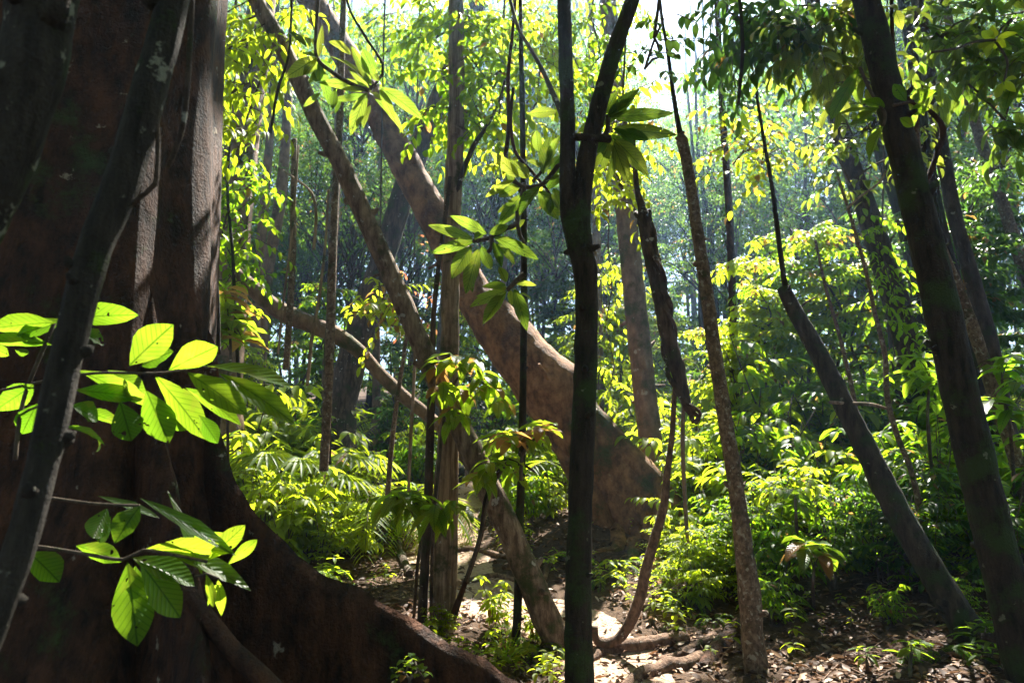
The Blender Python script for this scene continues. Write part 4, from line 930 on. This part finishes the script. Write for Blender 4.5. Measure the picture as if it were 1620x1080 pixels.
KIN = {}
KIN['broad'] = (shrub(31, 1.15, 6, 6, 7, .20, .074, 'leaf_y', 'ell', .8, rb=.6), 'yellow-green broad-leaved shrub', 'shrub')
KIN['broad2'] = (shrub(32, 1.25, 6, 6, 7, .185, .066, 'leaf', 'ell', .9), 'green pointed-leaf shrub', 'shrub')
KIN['fine'] = (shrub(33, 1.3, 7, 9, 10, .105, .042, 'leaf', 'ell', .5, tl=.4), 'fine-leaved green bush', 'shrub')
KIN['fine_y'] = (shrub(34, 1.0, 7, 8, 10, .11, .045, 'leaf_y', 'ell', .5, tl=.36), 'fine-leaved yellow bush', 'shrub')
KIN['dark'] = (shrub(35, 1.4, 6, 7, 8, .165, .06, 'leaf_d', 'ell', .7), 'dark glossy-leaved shrub', 'shrub')
KIN['whorl'] = (whorl_plant(36, 1.1, 6, 'leaf_y', .24, .08), 'bright plant with whorled leaves', 'plant')
KIN['whorl_d'] = (whorl_plant(37, 1.3, 7, 'leaf', .25, .085), 'green plant with whorled leaves', 'plant')
KIN['palm'] = (palm(38, 1.7, 9), 'feathery palm with arching fronds', 'palm')
KIN['fern'] = (palm(39, .8, 10, 'leaf', .13, 24), 'low feathery fern', 'fern')
KIN['fan'] = (fan_palm(40, 8), 'pleated fan palm', 'palm')
KIN['tuft'] = (tuft(41, 34, .85, .028), 'grassy strap-leaved tuft', 'plant')
KIN['young'] = (young_tree(42, 4.2, 'leaf', .165, .066, 22), 'leafy young tree', 'tree')
KIN['young_y'] = (young_tree(43, 3.6, 'leaf_y', .155, .064, 20), 'yellow-leaved young tree', 'tree')
KIN['young_d'] = (young_tree(44, 5.2, 'leaf_d', .16, .065, 22), 'dark-leaved young tree', 'tree')
for i, n in (('fern', 'fern'), ): KIN[i][0].name = n
USED = set()
GROUPS = {'shrub': 'shrubs of the forest floor', 'plant': 'leafy plants of the forest floor', 'palm': 'palms in the undergrowth', 'fern': 'ferns in the undergrowth', 'tree': 'young trees of the understorey'}
HT = {'young': 4.2, 'young_y': 3.6, 'young_d': 5.2}
RND.seed(77)
def plant(kind, x, y, s=1., rz=None, sink=.03):
    proto, desc, cat = KIN[kind]; loc = Vector((x, y, g(x, y) - sink)); rz = RND.uniform(0, 6.28) if rz is None else rz
    if kind not in USED:
        USED.add(kind); o = proto; o.location = loc; o.rotation_euler = (0, 0, rz); o.scale = (s, s, s)
    else: o = copy_tree(proto, loc, rz, s, (RND.uniform(-.08, .08), RND.uniform(-.08, .08)))
    auto(o, desc, cat, GROUPS[cat], loc + Vector((0, 0, HT.get(kind, 1.) * .5 * s)))
    return o
def plant_px(kind, px, py, s=1., rz=None):
    p = G(px, py); return plant(kind, p.x, p.y, s, rz)

# placed ones, by the foot's position in the photograph
for a in [('fan', 470, 850, 1.45), ('fan', 425, 835, 1.5), ('fan', 510, 835, 1.35), ('palm', 588, 860, 1.15), ('palm', 640, 830, 1.2), ('palm', 545, 840, 1.1), ('palm', 610, 845, 1.0), ('broad', 400, 850, 1.1), ('broad', 470, 880, 1.0), ('broad', 530, 870, .9),
          ('fine_y', 440, 870, 1.0), ('fine_y', 510, 900, .8), ('whorl', 420, 820, 1.1), ('whorl', 780, 1000, .5), 
          ('tuft', 800, 1040, .55), ('fern', 850, 1030, .6), ('whorl', 845, 1020, .35), ('broad2', 840, 830, .8), ('fine', 800, 815, .8), ('broad', 870, 820, .7), ('palm', 830, 805, .55),
          ('fine_y', 1090, 930, .6), ('fine_y', 1050, 900, .55), ('broad', 1100, 900, .7), ('whorl', 1080, 850, .8), ('broad', 1130, 880, .8), ('whorl', 1060, 830, .9), ('fine_y', 1130, 930, .7), ('broad2', 1160, 900, .8), ('tuft', 1100, 800, 1.1), ('tuft', 1230, 850, 1.1),
          ('tuft', 1085, 760, 1.4), ('fern', 950, 920, .6), ('fern', 985, 900, .6), ('broad2', 1240, 940, .8), ('fine', 1210, 900, .9), ('fine', 1320, 930, .9), ('broad2', 1350, 900, .9), ('dark', 1400, 930, .9), ('fine', 1440, 940, .8), ('dark', 1480, 950, .7),
          ('broad2', 1220, 990, .5), ('fine_y', 1180, 960, .5), ('dark', 1510, 900, .9), ('fine', 1560, 930, .8), ('dark', 1600, 950, .9), ('broad2', 1300, 850, 1.1), ('whorl_d', 1380, 850, 1.1), ('palm', 1370, 800, .8), ('whorl_d', 1480, 860, 1.2), ('whorl_d', 1560, 860, 1.1),
          ('dark', 1250, 830, 1.1), ('dark', 1160, 810, 1.0), ('whorl_d', 1620, 900, 1.1), ('dark', 1345, 800, 1.3), ('tuft', 1590, 1010, .6), ('fern', 1480, 1040, .5), ('broad2', 1410, 990, .35), ('fine', 1530, 1000, .4)]:
    plant_px(*a)
for a in [('broad', 380, 820, 1.7), ('broad', 430, 800, 1.6), ('fine_y', 480, 790, 1.7), ('broad', 540, 800, 1.3), ('whorl', 400, 780, 1.8), ('whorl', 460, 830, 1.3), ('broad2', 500, 780, 1.6), ('fine_y', 560, 850, 1.0), ('broad2', 660, 790, 1.1), ('fine_y', 770, 780, 1.2), ('broad2', 830, 790, 1.1),
          ('fern', 500, 920, .8), ('fine_y', 700, 1010, .35), ('fern', 676, 990, .3),
          ('broad', 1100, 840, 1.4), ('broad', 1160, 860, 1.4), ('fine_y', 1130, 820, 1.6), ('broad2', 1200, 840, 1.7), ('fine_y', 1250, 880, 1.2), ('broad', 1270, 820, 1.7), ('fine_y', 1310, 790, 1.8), ('broad', 1190, 790, 2.0), ('broad2', 1240, 780, 2.1), ('broad', 1340, 850, 1.4), ('fine', 1180, 930, .8), ('broad', 1110, 960, .5), ('fine_y', 1060, 945, .4),
          ('fine_y', 1000, 760, 1.5), ('broad', 960, 750, 1.8), ('broad', 1060, 770, 1.6), ('whorl', 1090, 790, 1.7), ('fan', 1090, 780, 1.3), ('broad2', 1430, 880, 1.2), ('fine', 1500, 880, 1.2), ('broad2', 1580, 890, 1.2), ('whorl_d', 1440, 800, 1.6), ('fine', 1400, 780, 1.6), ('palm', 1500, 810, 1.1), ('broad2', 1530, 800, 1.7)]:
    plant_px(*a)
for a in [('broad', 375, 800, 2.1), ('whorl', 385, 850, 1.4), ('fine_y', 410, 880, 1.2), ('broad', 450, 900, .9), ('whorl', 490, 890, 1.1), ('broad', 565, 880, .8), ('broad2', 625, 860, .8), ('fern', 470, 920, .8), ('whorl', 880, 800, 1.3), ('fine_y', 840, 800, 1.4), ('fern', 905, 890, .6), ('broad', 790, 790, 1.4),
          ('broad', 1075, 880, .8), ('fine_y', 1150, 940, .6), ('fern', 1085, 955, .5), ('whorl', 1110, 930, .6), ('fern', 1240, 965, .6), ('tuft', 1180, 840, 1.2), ('fern', 1130, 985, .4), ('broad', 1225, 900, 1.0)]:
    plant_px(*a)
# understorey trees
for a in [('young_y', 1195, 760, 1.1), ('young_y', 1300, 745, 1.2), ('young', 1225, 735, 1.2), ('young', 1265, 750, 1.0), ('young', 1330, 740, 1.15), ('young', 1400, 760, 1.0), ('young_d', 1460, 740, 1.0), ('young_d', 1540, 760, 1.0), ('young_d', 1600, 740, 1.1),
          ('young_y', 365, 760, .85), ('young', 335, 750, 1.0), ('young_y', 415, 740, .55), ('young_y', 880, 740, .75), ('young_y', 960, 720, 1.2), ('young_y', 1070, 725, .9), ('young', 1020, 700, 1.0), ('young_d', 620, 700, .8), ('young_d', 520, 690, .8), ('young', 700, 690, .9)]:
    plant_px(*a)
# stratified fill farther back
for Y in (12.5, 14.0, 15.8, 17.8, 20.0, 23.0, 26.5, 31.0, 37.0):
    n = int(9 + Y * .35) if Y < 24 else int(Y * .62); half = Y * .80
    for i in range(n):
        x = -half + 2 * half * (i + RND.random()) / n; y = Y + RND.uniform(-.7, .7)
        if path_dist(x, y) < .9: continue
        fx = pix((x, y, g(x, y) + 1))[0]
        if fx > 1250: k = RND.choice(['dark', 'dark', 'fine', 'broad2', 'young_d', 'whorl_d', 'palm'])
        elif fx < 650: k = RND.choice(['broad', 'fine_y', 'whorl', 'palm', 'broad2', 'young', 'dark'])
        else: k = RND.choice(['broad2', 'fine', 'fine_y', 'young', 'whorl_d', 'palm', 'dark', 'young_y'])
        if k.startswith('young') and 340 < fx < 780 and Y < 17: k = 'broad'
        if Y > 25: k = RND.choice(['dark', 'young_d', 'young', 'broad2', 'young'])
        plant(k, x, y, RND.uniform(.9, 1.5) * (1 + (Y - 12) * .03) * (.75 if k.startswith('young') else 1))

# ---------------------------------------------------------------- forest trees behind
LIT = [P(px, py, Y) for px in range(370, 700, 55) for py, Y in ((620, 9.5), (720, 9), (820, 8.6), (900, 8.2))]
LIT += [P(px, py, Y) for px in range(1060, 1360, 50) for py, Y in ((460, 12), (560, 11), (660, 10), (760, 9), (860, 8), (930, 7.4))]
LIT += [P(px, py, Y) for px, py, Y in ((760, 900, 8.6), (700, 930, 8), (1010, 1040, 6.7), (720, 620, 6.4), (850, 690, 6.2), (650, 800, 6), (350, 640, 2.25), (560, 150, 4.4), (740, 420, 4.5), (1010, 200, 4.3),
    (820, 280, 4.4), (880, 600, 9.5), (800, 520, 9), (720, 300, 7), (500, 930, 3.95), (700, 1000, 3.9), (1020, 500, 11.4))]
def sunlit_clash(c, r):
    c = Vector(c); n = 0
    if c.y > 12:
        qx, qy = pix(c); rr = r * .8 * 1080 / dep(c)
        if math.hypot(max(0, abs(qx - 1078) - 22), max(0, abs(qy - 40) - 90)) < rr: return True
    for i, l in enumerate(LIT):
        v = c - Vector(l); t = v.dot(SUN)
        if t > 2 and (v - SUN * t).length < r * (.95 if c.y < 32 else .75): n += 1
    return n > 0
for t, cr, ps, rs, mt in BGC:
    up = (ps[-1] - ps[-3]).normalized(); q = [ps[-1] + up * d for d in (-.1, 2, 4.5, 7)]
    MB().tube(q, [rs[-1] * f for f in (1, .9, .75, .5)], 12, 0, .09, .2, 3).build('upper_trunk', mt, t, at=t.location)
    for s, d in ((.9, Vector((.6, .4, 1))), (.8, Vector((-1.6, .2, -.4)))):
        c = q[-1] + d
        if not sunlit_clash(c + Vector((0, 0, 1)), 2.2): crown(t, cr, c, s if cr in CROWN else 1.2, RND.random() * 6)
for t, cr, ps, rs, mt in BGC:
    if t.name.split('.')[0] in ('thick_bank_tree', 'smooth_bank_tree', 'paired_tree'):
        for k, d in enumerate((Vector((.6, .5, 5.5)), Vector((-1.2, -2.2, 6.2)), Vector((2.2, 2.5, 5.8)))): crown(t, CROWN[k], ps[-1] + d, 1.05, k)  # extra crowns added above the view to shade the near air at right
def forest_tree(x, y, h, s, mesh, n, kind='leaf'):
    gz = g(x, y); lean_ = Vector((RND.uniform(-.05, .05), RND.uniform(-.05, .05), 1))
    crowns = []
    for i in range(n):
        a = i * 2.4 + RND.random(); t = RND.uniform(.38, 1.0)
        c = Vector((x, y, gz)) + lean_ * h * t + Vector((math.cos(a), math.sin(a), 0)) * s * RND.uniform(.5, 1.6)
        if sunlit_clash(c + Vector((0, 0, 1.4 * s)), 2.6 * s): continue
        crowns.append((c, s * RND.uniform(.75, 1.15)))
    root = thing('forest_tree', (x, y, gz - .3)); r = .05 + h * .0065
    pts = [Vector((x, y, gz - .3)) + lean_ * h * i / 6 + Vector((RND.uniform(-.12, .12) * (i > 0), 0, 0)) for i in range(7)]
    MB().tube(pts, [r * (1 - .13 * i) for i in range(7)], 10, 0, .08, .5).build('trunk', RND.choice(['brown', 'grey', 'tan', 'dark']), root, at=root.location)
    for c, k in crowns: crown(root, mesh, c, k, RND.uniform(0, 6.28))
    return root, gz
RND.seed(21)
for Y, n, h0, h1 in ((19.5, 7, 10, 14), (21, 8, 12, 17), (26, 8, 14, 19), (32, 9, 15, 21), (39, 9, 16, 22), (47, 9, 18, 24)):
    half = Y * .82
    for i in range(n):
        x = -half + 2 * half * (i + RND.uniform(.1, .9)) / n; y = Y + RND.uniform(-1.8, 1.8); h = RND.uniform(h0, h1)
        root, gz = forest_tree(x, y, h, RND.uniform(.85, 1.15) * (1 + (Y - 17) * .012), CROWN[RND.randrange(4)], 4)
        auto(root, 'tall hazy forest tree' if Y > 30 else 'tall forest tree', 'tree', 'tall trees of the wood behind', Vector((x, y, gz + 3)))

for Y, n, h0, h1 in ((41, 9, 26, 31), (49, 10, 30, 36)):
    half = Y * .80
    for i in range(n):
        x = -half + 2 * half * (i + RND.uniform(.1, .9)) / n; y = Y + RND.uniform(-1.8, 1.8); h = RND.uniform(h0, h1)
        root, gz = forest_tree(x, y, h, RND.uniform(1.2, 1.6), CROWN[RND.randrange(4)], 7)
        auto(root, 'very tall forest tree', 'tree', 'tall trees of the wood behind', Vector((x, y, gz + 3)))
for Y, n, h0, h1 in ((29, 7, 7, 10), (35, 8, 8, 13), (43, 9, 9, 15), (50, 10, 11, 18)):
    half = Y * .80
    for i in range(n):
        x = -half + 2 * half * (i + RND.uniform(.1, .9)) / n; y = Y + RND.uniform(-1.8, 1.8); h = RND.uniform(h0, h1)
        root, gz = forest_tree(x, y, h, RND.uniform(1.0, 1.4), CROWN[RND.randrange(4)], 5)
        auto(root, 'low bushy hazy forest tree', 'tree', 'low trees of the wood behind', Vector((x, y, gz + 3)))
# trees added beside and behind the viewer, mostly unseen, to shut out open sky
for (x, y) in ((-9, 2), (-12, 8), (-8, -5), (-3, -8), (3, -9), (8, -5), (9, 1), (11, 7), (13, 13), (-14, 14), (-6, -15), (1, -16), (7, -14), (15, -8), (-15, -10), (0, -25), (10, -24), (-11, -24), (20, 2), (-20, 2)):
    root, gz = forest_tree(x, y, RND.uniform(10, 14), 1.5, CROWN[RND.randrange(4)], 6)
    auto(root, 'side forest tree', 'tree', 'trees added round the viewer to screen the sky', Vector((x, abs(y) + 8, gz + 3)))

# ---------------------------------------------------------------- ground cover, litter, far wood (nobody could count these)
RND.seed(9); lv = Leaves(); mb = MB()
for i in range(36000):
    y = 4.6 + 13 * RND.random() ** 1.6; x = RND.uniform(-.72, .82) * (y + 1)
    d = path_dist(x, y)
    if d < .55 and RND.random() < .6: continue
    z = g(x, y) + RND.uniform(.004, .035)
    a = RND.uniform(0, 6.28); L = RND.uniform(.035, .12)
    up = (Vector((0, 0, 1)) + rdir() * .55).normalized()
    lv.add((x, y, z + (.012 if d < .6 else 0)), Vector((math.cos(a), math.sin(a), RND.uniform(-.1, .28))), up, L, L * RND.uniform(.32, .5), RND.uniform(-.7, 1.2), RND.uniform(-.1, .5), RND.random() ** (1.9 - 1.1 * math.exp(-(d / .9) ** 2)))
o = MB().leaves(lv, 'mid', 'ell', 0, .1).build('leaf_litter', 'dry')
tag(o, 'dead brown leaves covering the forest floor and trail edges', 'leaf litter', kind='stuff')
mb = MB()
for i in range(420):
    y = 5 + 8 * RND.random() ** 1.3; x = RND.uniform(-.7, .8) * (y + 1); a = RND.uniform(0, 6.28); L = RND.uniform(.15, .6)
    p = [Vector((x + math.cos(a) * L * t, y + math.sin(a) * L * t, 0)) for t in (-.5, 0, .5)]
    p = [Vector((q.x, q.y, g(q.x, q.y) + .025 + RND.uniform(0, .03))) for q in p]; mb.tube(p, [.006, .005, .003], 5)
tag(mb.build('twig_litter', 'root'), 'fallen dry twigs scattered over the forest floor', 'twigs', kind='stuff')
lv = Leaves(); mb = MB()
for i in range(3800):
    y = 5.6 + 11 * RND.random() ** 1.2; x = RND.uniform(-.72, .82) * (y + 1)
    if path_dist(x, y) < .62 or noise.noise((x * .6, y * .6, 4)) < -.12: continue
    if x > 1.6 and y < 7.2 and RND.random() < .8: continue
    z = g(x, y); h = RND.uniform(.05, .28); n = RND.randrange(3, 8); L = RND.uniform(.05, .13)
    whorl(lv, (x, y, z + h), n, L, L * .42, .1, .7); 
    if h > .15: whorl(lv, (x, y, z + h * .55), 4, L, L * .42, .1, .7)
    mb.tube([(x, y, z - .02), (x + .01, y, z + h)], [.003, .002], 4, 1)
mb.leaves(lv, 'mid', 'ell', 0)
tag(mb.build('ground_cover', ['leaf_y', 'twig']), 'low bright seedlings carpeting the forest floor', 'ground cover', kind='stuff')
RND.seed(14); lv = Leaves()
for i in range(3600):
    y = RND.uniform(52, 70); x = RND.uniform(-62, 62); z = g(x, y) + RND.uniform(0, 26) * RND.random() ** 1.5
    c = Vector((x, y, z))
    for k in range(16):
        lv.add(c + rdir() * RND.uniform(.2, 1.5), rdir(), rdir(), RND.uniform(.25, .42), .16, .4, .2)
tag(MB().leaves(lv, 'lo', 'ell').build('far_woods', 'leaf_far'), 'far hazy mass of forest foliage behind all the trees', 'forest', kind='stuff')

finish_labels()
for k in KIN:
    if k not in USED:
        for c in list(KIN[k][0].children): bpy.data.objects.remove(c)
        bpy.data.objects.remove(KIN[k][0])

# ---------------------------------------------------------------- haze
HAZE = .0017
m, nt, out = newmat('haze_air')
v = N(nt, 'ShaderNodeVolumePrincipled', {'Color': (.40, .64, 1, 1), 'Density': HAZE, 'Anisotropy': .72})
nt.links.new(v.outputs[0], out.inputs['Volume']); M['haze'] = m
V = [Vector((x, y, z)) for x in (-74, 74) for y in (-40, 98) for z in (-3, 46)]
me = bpy.data.meshes.new('haze')
me.from_pydata([tuple(v_) for v_ in V], [], [(0, 1, 3, 2), (4, 6, 7, 5), (0, 4, 5, 1), (2, 3, 7, 6), (0, 2, 6, 4), (1, 5, 7, 3)])
me.materials.append(m); o = bpy.data.objects.new('haze', me); COL.objects.link(o); tag(o, kind='stuff')

# ---------------------------------------------------------------- light
w = bpy.data.worlds.new('World'); sc.world = w; w.use_nodes = True; nt = w.node_tree; nt.nodes.clear()
sky = nt.nodes.new('ShaderNodeTexSky'); sky.sky_type = 'NISHITA'; sky.sun_disc = False
sky.sun_elevation = SUN_EL; sky.sun_rotation = SUN_AZ
bg = nt.nodes.new('ShaderNodeBackground'); bg.inputs[1].default_value = .05
wo = nt.nodes.new('ShaderNodeOutputWorld'); nt.links.new(sky.outputs[0], bg.inputs[0]); nt.links.new(bg.outputs[0], wo.inputs[0])
sl = bpy.data.lights.new('sun', 'SUN'); sl.energy = 5; sl.angle = rad(.53); sl.color = (1, .94, .84)
so = bpy.data.objects.new('sun', sl); COL.objects.link(so); so.rotation_euler = (-SUN).to_track_quat('-Z', 'Y').to_euler()
so.location = (0, 0, 30)

sc.view_settings.view_transform = 'Standard'; sc.view_settings.look = 'None'; sc.view_settings.gamma = 1
sc.view_settings.exposure = 2.8
sc.render.engine = 'CYCLES'
c = sc.cycles
c.use_denoising = True; c.max_bounces = 8; c.diffuse_bounces = 4; c.glossy_bounces = 2; c.transmission_bounces = 4; c.volume_bounces = 0; c.transparent_max_bounces = 8
c.sample_clamp_indirect = 6
